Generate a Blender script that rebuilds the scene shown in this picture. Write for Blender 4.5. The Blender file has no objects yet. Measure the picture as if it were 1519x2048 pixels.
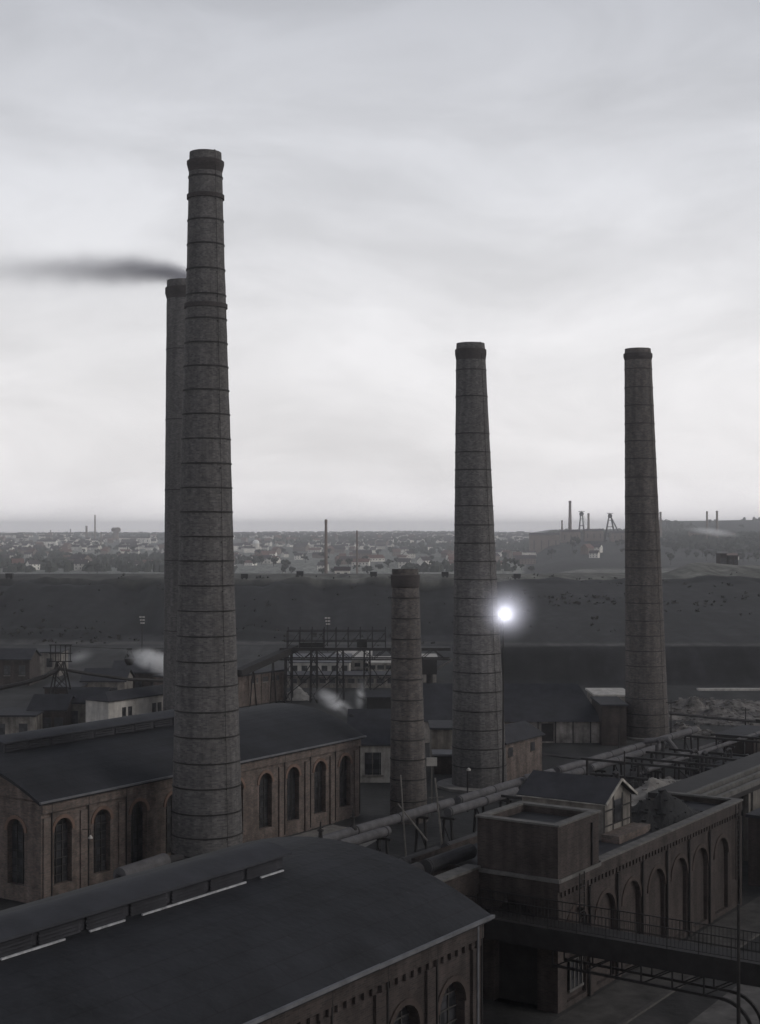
import bpy, math, random
from mathutils import Vector
R = math.radians
random.seed(7)
sc = bpy.context.scene
col = sc.collection
# ------------------------------------------------------------------ camera
F, CX, HY, HC = 2930.0, 760.0, 1060.0, 25.0
cam = bpy.data.cameras.new('camera'); camo = bpy.data.objects.new('camera', cam); col.objects.link(camo)
camo.location = (0, 0, HC); camo.rotation_euler = (R(90), 0, 0)
cam.sensor_fit = 'VERTICAL'; cam.sensor_height = 24.0; cam.lens = 24.0 * F / 2048
cam.shift_y = (HY - 1024) / 2048; cam.clip_start = 0.5; cam.clip_end = 40000
sc.camera = camo
# ------------------------------------------------------------------ light
SUN_EL, SUN_AZ = R(32), R(104)      # azimuth clockwise from +Y: light comes from the right, a little behind the camera
w = bpy.data.worlds.new('World'); sc.world = w; w.use_nodes = True
nt = w.node_tree; N = nt.nodes; L = nt.links
N.clear()
out = N.new('ShaderNodeOutputWorld'); bg = N.new('ShaderNodeBackground')
sky = N.new('ShaderNodeTexSky'); sky.sky_type = 'NISHITA'; sky.sun_disc = False
sky.sun_elevation = SUN_EL; sky.sun_rotation = SUN_AZ; sky.air_density = 1.5; sky.dust_density = 4
tc = N.new('ShaderNodeTexCoord')
sep = N.new('ShaderNodeSeparateXYZ'); L.new(tc.outputs['Generated'], sep.inputs[0])
# cloud cover: brightness by height above the horizon
ramp = N.new('ShaderNodeValToRGB'); L.new(sep.outputs['Z'], ramp.inputs[0])
cr = ramp.color_ramp
SKY = [(0.0, (12.0, 11.6, 11.8)), (0.035, (9.3, 9.1, 9.2)), (0.13, (8.9, 8.8, 9.0)), (0.23, (7.5, 7.55, 7.9)),
       (0.33, (5.7, 5.8, 6.2)), (0.5, (2.0, 2.12, 2.4)), (1.0, (1.0, 1.12, 1.5))]
cr.elements[0].position = 0; cr.elements[1].position = 1
for p_, c_ in SKY[1:-1]: cr.elements.new(p_)
for e, (p_, c_) in zip(cr.elements, SKY): e.position = p_; e.color = (c_[0]/12, c_[1]/12, c_[2]/12, 1)
# stratus streaks: noise on a flattened direction
mp = N.new('ShaderNodeMapping'); mp.inputs['Scale'].default_value = (4.0, 4.0, 12); mp.inputs['Location'].default_value = (3.1, 1.7, .4); mp.inputs['Rotation'].default_value = (0, R(3), 0)
L.new(tc.outputs['Generated'], mp.inputs[0])
no = N.new('ShaderNodeTexNoise'); no.inputs['Scale'].default_value = 1.35; no.inputs['Detail'].default_value = 5; no.inputs['Roughness'].default_value = .55; no.inputs['Distortion'].default_value = .5
L.new(mp.outputs[0], no.inputs['Vector'])
mr = N.new('ShaderNodeMapRange'); mr.inputs['From Min'].default_value = .3; mr.inputs['From Max'].default_value = .62
mr.inputs['To Min'].default_value = .88; mr.inputs['To Max'].default_value = 1.07; L.new(no.outputs[0], mr.inputs[0])
mul = N.new('ShaderNodeVectorMath'); mul.operation = 'SCALE'; L.new(ramp.outputs[0], mul.inputs[0]); L.new(mr.outputs[0], mul.inputs['Scale'])
mul2 = N.new('ShaderNodeVectorMath'); mul2.operation = 'SCALE'; L.new(mul.outputs[0], mul2.inputs[0]); mul2.inputs['Scale'].default_value = 12.0
mx = N.new('ShaderNodeMix'); mx.data_type = 'RGBA'; mx.inputs[0].default_value = .93
L.new(sky.outputs[0], mx.inputs[6]); L.new(mul2.outputs[0], mx.inputs[7])
L.new(mx.outputs[2], bg.inputs[0]); bg.inputs[1].default_value = 0.1
L.new(bg.outputs[0], out.inputs[0])
sun = bpy.data.lights.new('sun', 'SUN'); suno = bpy.data.objects.new('sun', sun); col.objects.link(suno)
sun.energy = 0.85; sun.angle = R(28); sun.color = (1, .97, .93)
suno.rotation_euler = (R(90) - SUN_EL, 0, -SUN_AZ + math.pi); suno.location = (60, -20, 90)
d_ = Vector((math.sin(SUN_AZ)*math.cos(SUN_EL), math.cos(SUN_AZ)*math.cos(SUN_EL), math.sin(SUN_EL)))
suno.rotation_euler = (-d_).to_track_quat('-Z', 'Y').to_euler()
sc.view_settings.view_transform = 'Standard'; sc.view_settings.look = 'None'
sc.view_settings.exposure = 0.0; sc.view_settings.gamma = 1.0
sc.cycles.volume_bounces = 4; sc.cycles.max_bounces = 6
sc.cycles.use_denoising = True
# ------------------------------------------------------------------ frames
TH = R(33.89); AX, AY = math.sin(TH), math.cos(TH)        # yard direction u; v points left and away
ROT = R(90) - TH
def at(px, py, z): Y = (HC - z) * F / (py - HY); return ((px - CX) / F * Y, Y, z)
def atY(px, py, Y): return ((px - CX) / F * Y, Y, HC - (py - HY) / F * Y)
def uv(p): return (p[0]*AX + p[1]*AY, -p[0]*AY + p[1]*AX)
def xy(u, v): return (u*AX - v*AY, u*AY + v*AX)
def u_at(px, v): k = (px - CX)/F; return v*(AY + k*AX)/(AX - k*AY)   # u where the line v meets the column px
def v_at(px, u): k = (px - CX)/F; return u*(AX - k*AY)/(AY + k*AX)
# ------------------------------------------------------------------ materials
def mat(name, c, rough=.9, var=.35, scale=.6, bump=.15, kind='plain', c2=None, spec=.3, bscale=1.0, detail=8, streak=0, sscale=(1.3, 1.3, .12), bw=None, mortar=None):
    m = bpy.data.materials.new(name); m.use_nodes = True
    n = m.node_tree.nodes; l = m.node_tree.links; b = n['Principled BSDF']
    b.inputs['Roughness'].default_value = rough; b.inputs['Specular IOR Level'].default_value = spec
    t = n.new('ShaderNodeTexCoord')
    no = n.new('ShaderNodeTexNoise'); no.inputs['Scale'].default_value = scale; no.inputs['Detail'].default_value = detail; no.inputs['Roughness'].default_value = .65
    g = n.new('ShaderNodeNewGeometry'); l.new(g.outputs['Position'], no.inputs['Vector'])
    mrr = n.new('ShaderNodeMapRange'); mrr.inputs['From Min'].default_value = .3; mrr.inputs['From Max'].default_value = .7
    mrr.inputs['To Min'].default_value = 1 - var; mrr.inputs['To Max'].default_value = 1 + var
    l.new(no.outputs[0], mrr.inputs[0]); fac = mrr.outputs[0]
    if streak:   # vertical grime streaks
        mp = n.new('ShaderNodeMapping'); mp.inputs['Scale'].default_value = sscale; l.new(g.outputs['Position'], mp.inputs[0])
        n2 = n.new('ShaderNodeTexNoise'); n2.inputs['Scale'].default_value = 1.2; n2.inputs['Detail'].default_value = 5; l.new(mp.outputs[0], n2.inputs['Vector'])
        m2 = n.new('ShaderNodeMapRange'); m2.inputs['From Min'].default_value = .35; m2.inputs['From Max'].default_value = .65
        m2.inputs['To Min'].default_value = 1 - streak; m2.inputs['To Max'].default_value = 1 + streak*.6; l.new(n2.outputs[0], m2.inputs[0])
        mm = n.new('ShaderNodeMath'); mm.operation = 'MULTIPLY'; l.new(fac, mm.inputs[0]); l.new(m2.outputs[0], mm.inputs[1]); fac = mm.outputs[0]
    vm = n.new('ShaderNodeVectorMath'); vm.operation = 'SCALE'; l.new(fac, vm.inputs['Scale'])
    if kind == 'brick':
        bt = n.new('ShaderNodeTexBrick'); uvn = n.new('ShaderNodeUVMap'); uvn.uv_map = 'UVMap'; l.new(uvn.outputs[0], bt.inputs['Vector'])
        bw = bw or (.26*bscale, .085*bscale, .012*bscale); bt.inputs['Scale'].default_value = 1.0; bt.inputs['Brick Width'].default_value = bw[0]; bt.inputs['Row Height'].default_value = bw[1]
        bt.inputs['Mortar Size'].default_value = bw[2]; bt.inputs['Mortar Smooth'].default_value = .3; bt.inputs['Bias'].default_value = -.1
        bt.inputs['Color1'].default_value = (*c, 1); bt.inputs['Color2'].default_value = (*(c2 or [x*.6 for x in c]), 1)
        bt.inputs['Mortar'].default_value = (*(mortar or (min(.1, c[0]*1.1), min(.097, c[1]*1.15), min(.093, c[2]*1.15))), 1)
        l.new(bt.outputs[0], vm.inputs[0])
    elif kind == 'sheet':   # roofing felt laid in strips
        w_ = n.new('ShaderNodeTexWave'); w_.wave_type = 'BANDS'; uvn = n.new('ShaderNodeUVMap'); uvn.uv_map = 'UVMap'; l.new(uvn.outputs[0], w_.inputs['Vector'])
        w_.bands_direction = 'X'; w_.wave_profile = 'SAW'; w_.inputs['Scale'].default_value = .31; w_.inputs['Distortion'].default_value = .15
        rp = n.new('ShaderNodeValToRGB'); rp.color_ramp.elements[0].position = 0; rp.color_ramp.elements[0].color = (*[x*.6 for x in c], 1)
        rp.color_ramp.elements[1].position = .1; rp.color_ramp.elements[1].color = (*c, 1); l.new(w_.outputs[0], rp.inputs[0]); l.new(rp.outputs[0], vm.inputs[0])
    elif kind == 'attr':
        a = n.new('ShaderNodeAttribute'); a.attribute_name = 'Col'; l.new(a.outputs['Color'], vm.inputs[0])
    else: vm.inputs[0].default_value = c
    l.new(vm.outputs[0], b.inputs['Base Color'])
    if bump:
        bn = n.new('ShaderNodeTexNoise'); bn.inputs['Scale'].default_value = scale*9; bn.inputs['Detail'].default_value = 4; l.new(g.outputs['Position'], bn.inputs['Vector'])
        bp = n.new('ShaderNodeBump'); bp.inputs['Strength'].default_value = bump; bp.inputs['Distance'].default_value = .1
        l.new(bn.outputs[0], bp.inputs['Height']); l.new(bp.outputs[0], b.inputs['Normal'])
    return m
M = {}
M['chim'] = mat('chimney_brick', (.118, .11, .108), var=.25, scale=2.5, kind='brick', c2=(.058, .056, .06), streak=.2, bscale=1.3)
M['chim_red'] = mat('red_chimney_brick', (.108, .09, .082), var=.3, scale=2.0, kind='brick', c2=(.052, .048, .05), streak=.25, bscale=1.35)
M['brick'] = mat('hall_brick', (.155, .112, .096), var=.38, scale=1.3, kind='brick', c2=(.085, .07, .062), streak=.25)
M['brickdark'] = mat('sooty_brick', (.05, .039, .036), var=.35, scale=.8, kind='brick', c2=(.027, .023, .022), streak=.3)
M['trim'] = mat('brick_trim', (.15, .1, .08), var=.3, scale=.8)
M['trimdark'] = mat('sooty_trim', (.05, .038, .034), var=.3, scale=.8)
M['felt'] = mat('roofing_felt', (.018, .0185, .022), var=.5, scale=.35, kind='brick', c2=(.015, .0155, .0185), rough=.72, bump=.3, bw=(4.1, .95, .03), mortar=(.012, .012, .014))
M['feltlight'] = mat('weathered_felt', (.034, .035, .041), var=.3, scale=.5, rough=.8)
M['slate'] = mat('slate', (.03, .03, .035), var=.35, scale=.8, rough=.8)
M['stone'] = mat('coping_stone', (.11, .105, .1), var=.4, scale=1.4, bump=.4)
M['zinc'] = mat('zinc', (.12, .12, .128), var=.35, scale=1.2, rough=.6)
M['plaster'] = mat('pale_plaster', (.33, .31, .28), var=.4, scale=.7, streak=.35)
M['plasterdim'] = mat('stained_plaster', (.17, .155, .14), var=.5, scale=.9, streak=.4)
M['white'] = mat('whitewash', (.4, .38, .355), var=.25, scale=.8, streak=.2)
M['iron'] = mat('rusty_iron', (.02, .018, .018), var=.4, scale=1.5, rough=.7)
M['pipe'] = mat('pipe_lagging', (.10, .096, .10), var=.3, scale=1.3, rough=.8, streak=.15)
M['pipedark'] = mat('dark_pipe', (.04, .038, .04), var=.3, scale=1.3, rough=.8)
M['glass'] = mat('sooty_glass', (.010, .011, .014), var=.4, scale=1.0, rough=.35, bump=.05, spec=.5, kind='brick', c2=(.05, .05, .055), bw=(.42, .46, .02), mortar=(.01, .01, .01))
M['bars'] = mat('glazing_iron', (.05, .047, .045), var=.3, rough=.7)
M['wood'] = mat('weathered_wood', (.13, .12, .11), var=.3, scale=2)
M['coal'] = mat('coal', (.013, .013, .014), var=.4, scale=3, bump=1.0, rough=.7)
M['rubble'] = mat('rubble', (.14, .13, .122), var=.8, scale=.9, bump=1.0)
M['concrete'] = mat('concrete', (.17, .16, .15), var=.45, scale=.9)
M['ground'] = mat('ground', (.05, .05, .05), var=.5, scale=.22, bump=.6, kind='attr', detail=12, streak=.45, sscale=(.3, .03, .05))
M['leaf'] = mat('foliage', (.045, .05, .038), var=.5, scale=.3)
M['trunk'] = mat('bark', (.05, .04, .035))
M['farwall'] = mat('house_plaster', (.68, .65, .6), var=.5, scale=.05)
M['farbrick'] = mat('house_brick', (.2, .16, .14), var=.3, scale=.05)
M['farroof'] = mat('house_roof', (.07, .06, .062), var=.3, scale=.05)
M['farred'] = mat('house_tile', (.15, .09, .075), var=.3, scale=.05)
# ------------------------------------------------------------------ mesh builder
class MB:
    def __init__(s): s.v = []; s.f = []
    def add(s, vs, fs):
        o = len(s.v); s.v += [tuple(map(float, q)) for q in vs]; s.f += [tuple(i + o for i in f) for f in fs]; return s
    def quad(s, a, b, c, d): return s.add([a, b, c, d], [(0, 1, 2, 3)])
    def box(s, x0, x1, y0, y1, z0, z1):
        return s.add([(x0,y0,z0),(x1,y0,z0),(x1,y1,z0),(x0,y1,z0),(x0,y0,z1),(x1,y0,z1),(x1,y1,z1),(x0,y1,z1)],
                     [(0,3,2,1),(4,5,6,7),(0,1,5,4),(1,2,6,5),(2,3,7,6),(3,0,4,7)])
    def bar(s, p, q, wd, ht=None):
        ht = ht or wd; p = Vector(p); q = Vector(q); d = (q-p)
        if d.length < 1e-6: return s
        d.normalize(); up = Vector((0,0,1)) if abs(d.z) < .95 else Vector((1,0,0))
        a = d.cross(up).normalized()*wd/2; b = a.cross(d).normalized()*ht/2
        vs = [c + e for c in (p, q) for e in (-a-b, a-b, a+b, -a+b)]
        return s.add(vs, [(0,3,2,1),(4,5,6,7),(0,1,5,4),(1,2,6,5),(2,3,7,6),(3,0,4,7)])
    def tube(s, pts, r, n=10, cap=True):
        pts = [Vector(p) for p in pts]; rings = []; vs = []; fs = []
        rr = r if isinstance(r, (list, tuple)) else [r]*len(pts)
        for i, p in enumerate(pts):
            d = (pts[min(i+1, len(pts)-1)] - pts[max(i-1, 0)]).normalized()
            up = Vector((0,0,1)) if abs(d.z) < .9 else Vector((1,0,0))
            a = d.cross(up).normalized(); b = a.cross(d).normalized()
            for k in range(n):
                t = 2*math.pi*k/n; vs.append(p + (a*math.cos(t) + b*math.sin(t))*rr[i])
        for i in range(len(pts)-1):
            for k in range(n): fs.append((i*n+k, i*n+(k+1) % n, (i+1)*n+(k+1) % n, (i+1)*n+k))
        if cap: fs.append(tuple(range(n-1, -1, -1))); fs.append(tuple((len(pts)-1)*n + k for k in range(n)))
        return s.add(vs, fs)
    def lathe(s, prof, c=(0,0), n=40, lean=(0,0), cap=True):
        vs = []; fs = []
        for r, z in prof:
            for k in range(n):
                t = 2*math.pi*k/n; vs.append((c[0]+lean[0]*z+r*math.cos(t), c[1]+lean[1]*z+r*math.sin(t), z))
        for i in range(len(prof)-1):
            for k in range(n): fs.append((i*n+k, i*n+(k+1) % n, (i+1)*n+(k+1) % n, (i+1)*n+k))
        if cap: fs.append(tuple(range(n-1, -1, -1))); fs.append(tuple((len(prof)-1)*n + k for k in range(n)))
        return s.add(vs, fs)
    def prism(s, prof, x0, x1, axis='u'):     # prof in (v,z) extruded along u, or (u,z) extruded along v
        n = len(prof)
        f = (lambda x, p: (x, p[0], p[1])) if axis == 'u' else (lambda x, p: (p[0], x, p[1]))
        vs = [f(x, p) for x in (x0, x1) for p in prof]
        return s.add(vs, [tuple(range(n)), tuple(range(2*n-1, n-1, -1))] + [(i, i+n, (i+1) % n + n, (i+1) % n) for i in range(n)])
    def build(s, name, m, parent=None, smooth=False, recalc=True):
        me = bpy.data.meshes.new(name)
        o0 = parent.get('_o', (0,0,0)) if parent is not None else (0,0,0)
        if parent is not None and parent.parent is not None: o0 = parent.parent.get('_o', (0,0,0))
        me.from_pydata([(a-o0[0], b-o0[1], c-o0[2]) for a, b, c in s.v], [], s.f)
        if recalc:
            import bmesh
            b = bmesh.new(); b.from_mesh(me); bmesh.ops.recalc_face_normals(b, faces=b.faces); b.to_mesh(me); b.free()
        ul = me.uv_layers.new(name='UVMap')
        cc = getattr(s, 'cyl', None)
        for p in me.polygons:
            nn = p.normal
            if cc is not None and abs(nn.z) < .7:
                cx, cy = cc[0]-o0[0], cc[1]-o0[1]
                ts = [math.atan2(me.vertices[vi].co.y-cy, me.vertices[vi].co.x-cx) for vi in p.vertices]
                mt = ts[0]
                for li, vi, t in zip(p.loop_indices, p.vertices, ts):
                    if t - mt > math.pi: t -= 2*math.pi
                    if t - mt < -math.pi: t += 2*math.pi
                    ul.data[li].uv = (t*cc[2], me.vertices[vi].co.z)
                continue
            for li, vi in zip(p.loop_indices, p.vertices):
                c = me.vertices[vi].co
                if abs(nn.z) > .6: ul.data[li].uv = (c.x, c.y)
                elif abs(nn.x) > abs(nn.y): ul.data[li].uv = (c.y, c.z)
                else: ul.data[li].uv = (c.x, c.z)
        me.materials.append(m)
        if smooth:
            for p in me.polygons: p.use_smooth = True
        o = bpy.data.objects.new(name, me); col.objects.link(o)
        if parent is not None: o.parent = parent
        return o
def thing(name, label, cat, loc=(0,0,0), yard=True, group=None):
    o = bpy.data.objects.new(name, None); col.objects.link(o); o.empty_display_size = .5
    if yard: X, Y = xy(loc[0], loc[1]); o.location = (X, Y, loc[2]); o.rotation_euler = (0, 0, ROT)
    else: o.location = loc
    o['_o'] = list(loc); o['label'] = label; o['category'] = cat
    if group: o['group'] = group
    return o
def copy_tree(o, loc, rz=0, label=None, scale=None):
    r = o.copy(); col.objects.link(r); r.location = loc; r.rotation_euler = (0, 0, rz)
    if label: r['label'] = label
    if scale: r.scale = scale
    for ch in list(o.children):
        c = ch.copy(); col.objects.link(c); c.parent = r
        for g in list(ch.children):
            d = g.copy(); col.objects.link(d); d.parent = c
    return r
# wall in the plane v=const (facing -v) or u=const (facing -u or +u) with arched openings
def arch_wall(mb, P, x0, x1, z0, z1, ops, depth, seg=10):
    """P(x,z,d) -> point, d = depth into the wall. ops: (xc, w, sill, spring)"""
    ops = sorted(ops); x = x0
    for xc, w_, sl, sp in ops:
        a, b = xc-w_/2, xc+w_/2; r = w_/2
        mb.quad(P(x,z0,0), P(a,z0,0), P(a,z1,0), P(x,z1,0))
        if sl > z0: mb.quad(P(a,z0,0), P(b,z0,0), P(b,sl,0), P(a,sl,0))
        cur = [(xc - r*math.cos(math.pi*i/seg), sp + r*math.sin(math.pi*i/seg)) for i in range(seg+1)]
        for (p, q), (p2, q2) in zip(cur, cur[1:]):
            mb.quad(P(p,q,0), P(p2,q2,0), P(p2,z1,0), P(p,z1,0))
        full = [(a, sl)] + cur + [(b, sl)]
        for (p, q), (p2, q2) in zip(full, full[1:] + full[:1]):
            mb.quad(P(p,q,0), P(p2,q2,0), P(p2,q2,depth), P(p,q,depth))
        x = b
    mb.quad(P(x,z0,0), P(x1,z0,0), P(x1,z1,0), P(x,z1,0))
def arch_window(root, P, op, depth, panes=(3, 7), trim='trim', sill=False, glass='glass', blind=False):
    xc, w_, sl, sp = op; r = w_/2; seg = 10
    cur = [(xc - r*math.cos(math.pi*i/seg), sp + r*math.sin(math.pi*i/seg)) for i in range(seg+1)]
    g = MB(); g.add([P(a, z, depth-.02) for a, z in [(xc-r, sl)] + cur + [(xc+r, sl)]], [tuple(range(seg+3))])
    wo = g.build('blind_arch' if blind else 'window', M[glass], root)
    b = MB()
    for i in range(1, panes[0]):
        x = xc - r + w_*i/panes[0]; top = sp + math.sqrt(max(0, r*r-(x-xc)**2))
        b.bar(P(x, sl, depth-.07), P(x, top, depth-.07), .05)
    H = sp + r*.7 - sl
    for i in range(1, panes[1]+1):
        z = sl + H*i/(panes[1]+.5)
        hw = r if z <= sp else math.sqrt(max(0, r*r-(z-sp)**2))
        b.bar(P(xc-hw, z, depth-.07), P(xc+hw, z, depth-.07), .05)
    if b.v: b.build('glazing_bars', M['bars'], wo)
    t = MB(); ri, ro = r+.02, r+.26
    for i in range(seg):
        a0, a1 = math.pi*i/seg, math.pi*(i+1)/seg
        pts = [(xc-q*math.cos(a), sp+q*math.sin(a)) for q, a in ((ri,a0),(ri,a1),(ro,a1),(ro,a0))]
        t.add([P(a, z, dd) for dd in (-.07, .01) for a, z in pts], [(0,1,2,3),(4,7,6,5),(0,4,5,1),(1,5,6,2),(2,6,7,3),(3,7,4,0)])
    t.build('arch', M[trim], wo)
    if sill:
        q = MB(); A0, A1 = P(xc-r-.1, sl-.15, -.12), P(xc+r+.1, sl, depth*.5)
        q.box(min(A0[0],A1[0]), max(A0[0],A1[0]), min(A0[1],A1[1]), max(A0[1],A1[1]), min(A0[2],A1[2]), max(A0[2],A1[2])); q.build('sill', M['stone'], wo)
    return wo
# ------------------------------------------------------------------ terrain
def ss(a, b, x): t = min(1, max(0, (x-a)/(b-a))); return t*t*(3-2*t)
def wob(x, y, s): return math.sin(x/s*1.3+y/s*.7)*.5 + math.sin(x/s*2.9-y/s*1.7+1.3)*.3 + math.sin(x/s*5.3+y/s*4.1+.5)*.2
def H(x, y):
    a = x/max(y, 60.0)
    edge = 335 + 12*wob(x, 0, 60)
    ravine = math.exp(-((a+.165)/.02)**2)*18 + math.exp(-((a+.04)/.012)**2)*10 + math.exp(-((a-.20)/.02)**2)*22
    h = 11.6*min(1, max(0, (y-edge-ravine)/62.0))
    h -= 1.7*abs(math.sin(x/7.3+2*wob(x, y*.2, 15)))*(1 if 340 < y < 400 else 0)
    T = ss(.05, .085, a)*5.2*ss(238, 251, y + 3*wob(x, 0, 25))
    if a > .05 and y > 256: T += ss(.05, .085, a)*6.4*min(1, (y-256)/142.0)
    h = max(h, T)
    if y > 395:
        h += ss(430, 600, y)*1.2*wob(x, y, 120)*(1 if y < 2500 else .6)
        h -= 15.5*ss(430, 760, y)*(1-ss(1300, 3300, y))*(1-.35*ss(.10, .14, a))
        h += 4.2*ss(.19, .215, a)*math.exp(-((y-450)/38.0)**2)*(.8+.2*wob(x, y, 20))
        h += 12.8*ss(.10, .118, a)*ss(1150, 1600, y)
        h += (21+2.5*ss(.19, .2, a)*wob(x, 0, 160))*ss(.178, .194, a)*ss(1900, 2600, y)
        h += ss(3000, 5000, y)*(5*wob(x, 0, 900)+3) * (1-.5*ss(.05, .1, a))
    if 385 < y < 430: h += .7*wob(x*3, y, 14)
    return h
ays = sorted(set([round(-.32 + .004*i, 4) for i in range(161)] + [-6, -4, -2.5, -1.6, -1, -.7, -.5, -.4, .4, .5, .7, 1, 1.6, 2.5, 4, 6]))
ys = [-900, -300, -50, 0, 40, 60, 80, 100, 120, 140, 160, 180, 200, 215] + [225 + 3*i for i in range(70)]
y_ = 440
while y_ < 6500: ys.append(y_); y_ *= 1.035
terr = MB(); cols = []
def tcol(x, y, z):
    a = x/max(y, 60.0); n1 = wob(x, y, 37); n2 = wob(x+100, y-40, 13); n3 = wob(x-300, y+90, 210)
    if y < 235 or (y < 318 and a < .055):
        b = .026 + .011*n2; c = (b, b*.98, b*.98)
        if y < 75: c = (.075, .07, .068)
    elif y < 402:
        rg = abs(math.sin(x/7.3+2*wob(x, y*.2, 15)))  # gullies worn down the slope
        b = .009 + .004*n1 + .004*n2 + .009*rg*random.random() + .005*random.random(); b *= .75+.35*ss(395, 350, y); c = (b, b*.97, b*1.05)
        if (318 < y < 330 and a < .055) or (250 < y < 258 and a > .055) or y > 400: b = .045+.02*random.random(); c = (b, b*.95, b*.9)
    elif y < 900:
        b = .085+.05*n3+.04*n1 + (.05 if a > .05 else 0); b = max(.03, b); c = (b, b*.98, b*.85)
    else:
        b = max(.07, .17+.09*n3 + .04*n1)
        if a > .098: b = .028+.012*n1
        c = (b, b*1.02, b*.9)
    return (*[max(.012, q) for q in c], 1)
for y in ys:
    for a in ays:
        x = a*max(y, 60.0); z = H(x, y); terr.v.append((x, y, z)); cols.append(tcol(x, y, z))
W_ = len(ays)
for j in range(len(ys)-1):
    for i in range(W_-1): terr.f.append((j*W_+i, j*W_+i+1, (j+1)*W_+i+1, (j+1)*W_+i))
g = terr.build('ground', M['ground'], recalc=False, smooth=True); g['kind'] = 'structure'
ca = g.data.color_attributes.new('Col', 'FLOAT_COLOR', 'POINT')
for i, c in enumerate(cols): ca.data[i].color = c
# pale cinder paths in the yard
def flat(name, pts, m, z=.004):
    b = MB(); b.add([(*xy(u, v), z) for u, v in pts], [tuple(range(len(pts)))]); o = b.build(name, m); o['kind'] = 'structure'; return o
flat('path', [(58, 64), (84, 62.5), (100, 66.5), (101, 72.6), (60, 72.6)], M['concrete'])
flat('cinder_yard', [(60, 44), (128, 44), (132, 58), (100, 61.4), (60, 61.6)], mat('black_cinders', (.016, .016, .017), var=.6, scale=.5, bump=.8), .008)
flat('yard_paving', [(50, 22), (120, 24.5), (120, 29.5), (50, 28)], mat('yard_setts', (.1, .094, .09), var=.5, scale=.8))
flat('road', [(50, 31.3), (130, 31.3), (130, 34.3), (50, 34.3)], mat('cinder', (.06, .056, .053), var=.5, scale=.8), .008)
kb = MB(); kb.box(50, 120, 31.0, 31.25, 0, .12)
kb = MB(); kb.add([(*xy(a, b), c) for c in (0, .12) for a, b in ((50,31.0),(120,31.0),(120,31.25),(50,31.25))], [(4,5,6,7),(0,1,5,4),(2,3,7,6),(1,2,6,5),(3,0,4,7)])
k = kb.build('kerb', mat('dirty_kerb', (.07, .065, .062), scale=1.5)); k['kind'] = 'structure'
# ------------------------------------------------------------------ chimneys
def chimney(name, label, Y, xs, prof_px, bands, mt, base_z=0, cap=None, thick=(), conductor=True, group='tall brick chimneys', pad=None, ladder=False):
    """prof_px: (py, left px, right px) from top down to the lowest seen."""
    def zz(py): return HC - (py - HY)/F*Y
    tp = prof_px[0]; bt = prof_px[-1]
    ct, cb = (tp[1]+tp[2])/2, (bt[1]+bt[2])/2
    zt, zb = zz(tp[0]), zz(bt[0])
    X0 = (cb-CX)/F*Y; lean = ((ct-cb)/F*Y)/(zt-zb); X0 -= lean*zb
    rt = thing(name, label, 'chimney', (X0, Y, base_z), yard=False, group=group)
    prof = []
    for py, l_, r_ in prof_px: prof.append(((r_-l_)/2/F*Y*.999, zz(py)))
    rb = prof[-1][0] + (prof[-2][0]-prof[-1][0])/(prof[-2][1]-prof[-1][1])*(base_z-prof[-1][1])
    prof = [(rb, base_z)] + prof[::-1]
    def rad(z):
        for (r1, z1), (r2, z2) in zip(prof, prof[1:]):
            if z1 <= z <= z2: return r1 + (r2-r1)*(z-z1)/(z2-z1)
        return prof[-1][0]
    # shaft as many rings with small unevenness, open flue at the top
    m = MB(); m.cyl = (X0, Y, rb); n = 48
    zs = [base_z + (zt-base_z)*i/60 for i in range(61)]
    rings = [(rad(z)+random.uniform(-.012, .012), z) for z in zs]
    rings += [(rings[-1][0]-.45, zt), (rings[-1][0]-.5, zt-4)]
    m.lathe(rings, (X0, Y), n, (lean, 0), cap=False)
    f0 = len(m.v)-n; m.f.append(tuple(range(f0, f0+n)))
    m.build('shaft', M[mt], rt, smooth=False)
    def ring(z, h, proj, nm, mm):
        q = MB(); q.cyl = (X0, Y, rb); r0 = rad(z)
        q.lathe([(r0-.03, z-h/2), (r0+proj, z-h/2), (r0+proj, z+h/2), (r0-.03, z+h/2)], (X0, Y), n, (lean, 0), cap=False); q.build(nm, M[mm], rt)
    if cap:
        q = MB(); q.cyl = (X0, Y, rb)
        q.lathe([(max(rad(zz(py)) - .02, .1) if e == 0 else e/F*Y, zz(py)) for py, e in cap], (X0, Y), n, (lean, 0), cap=False); q.build('crown', M['chimdark'], rt)
    for py in bands: ring(zz(py), .10, .04, 'band', 'iron')
    for py in thick: ring(zz(py), .3, .1, 'corbel', 'chimdark')
    if conductor:
        q = MB(); t = R(-50); pts = [(X0+lean*z+(rad(z)+.09)*math.cos(t), Y+(rad(z)+.09)*math.sin(t), z) for z in [base_z+(zt-base_z)*i/30 for i in range(31)]]
        q.tube(pts, .018, 5)
        for p in pts[::1]: q.bar(p, (p[0]-.16*math.cos(t), p[1]-.16*math.sin(t), p[2]), .05)
        q.build('lightning_conductor', M['iron'], rt)
    if pad:
        q = MB(); q.lathe([(pad, 0), (pad, .25), (rb+.02, .25)], (X0, Y), 40, cap=False); q.build('plinth', M['concrete'], rt)
    return rt, (X0, Y, zt)
M['chimdark'] = mat('crown_brick', (.05, .043, .042), var=.3, scale=.5, kind='brick', c2=(.035, .031, .032), bscale=1.35)
b1 = [356, 443, 491, 541, 592, 640, 688, 735, 782, 830, 879, 928, 976, 1024, 1073, 1121, 1170, 1220, 1270, 1320, 1368, 1418, 1468, 1519, 1568, 1618, 1664, 1700]
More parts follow.
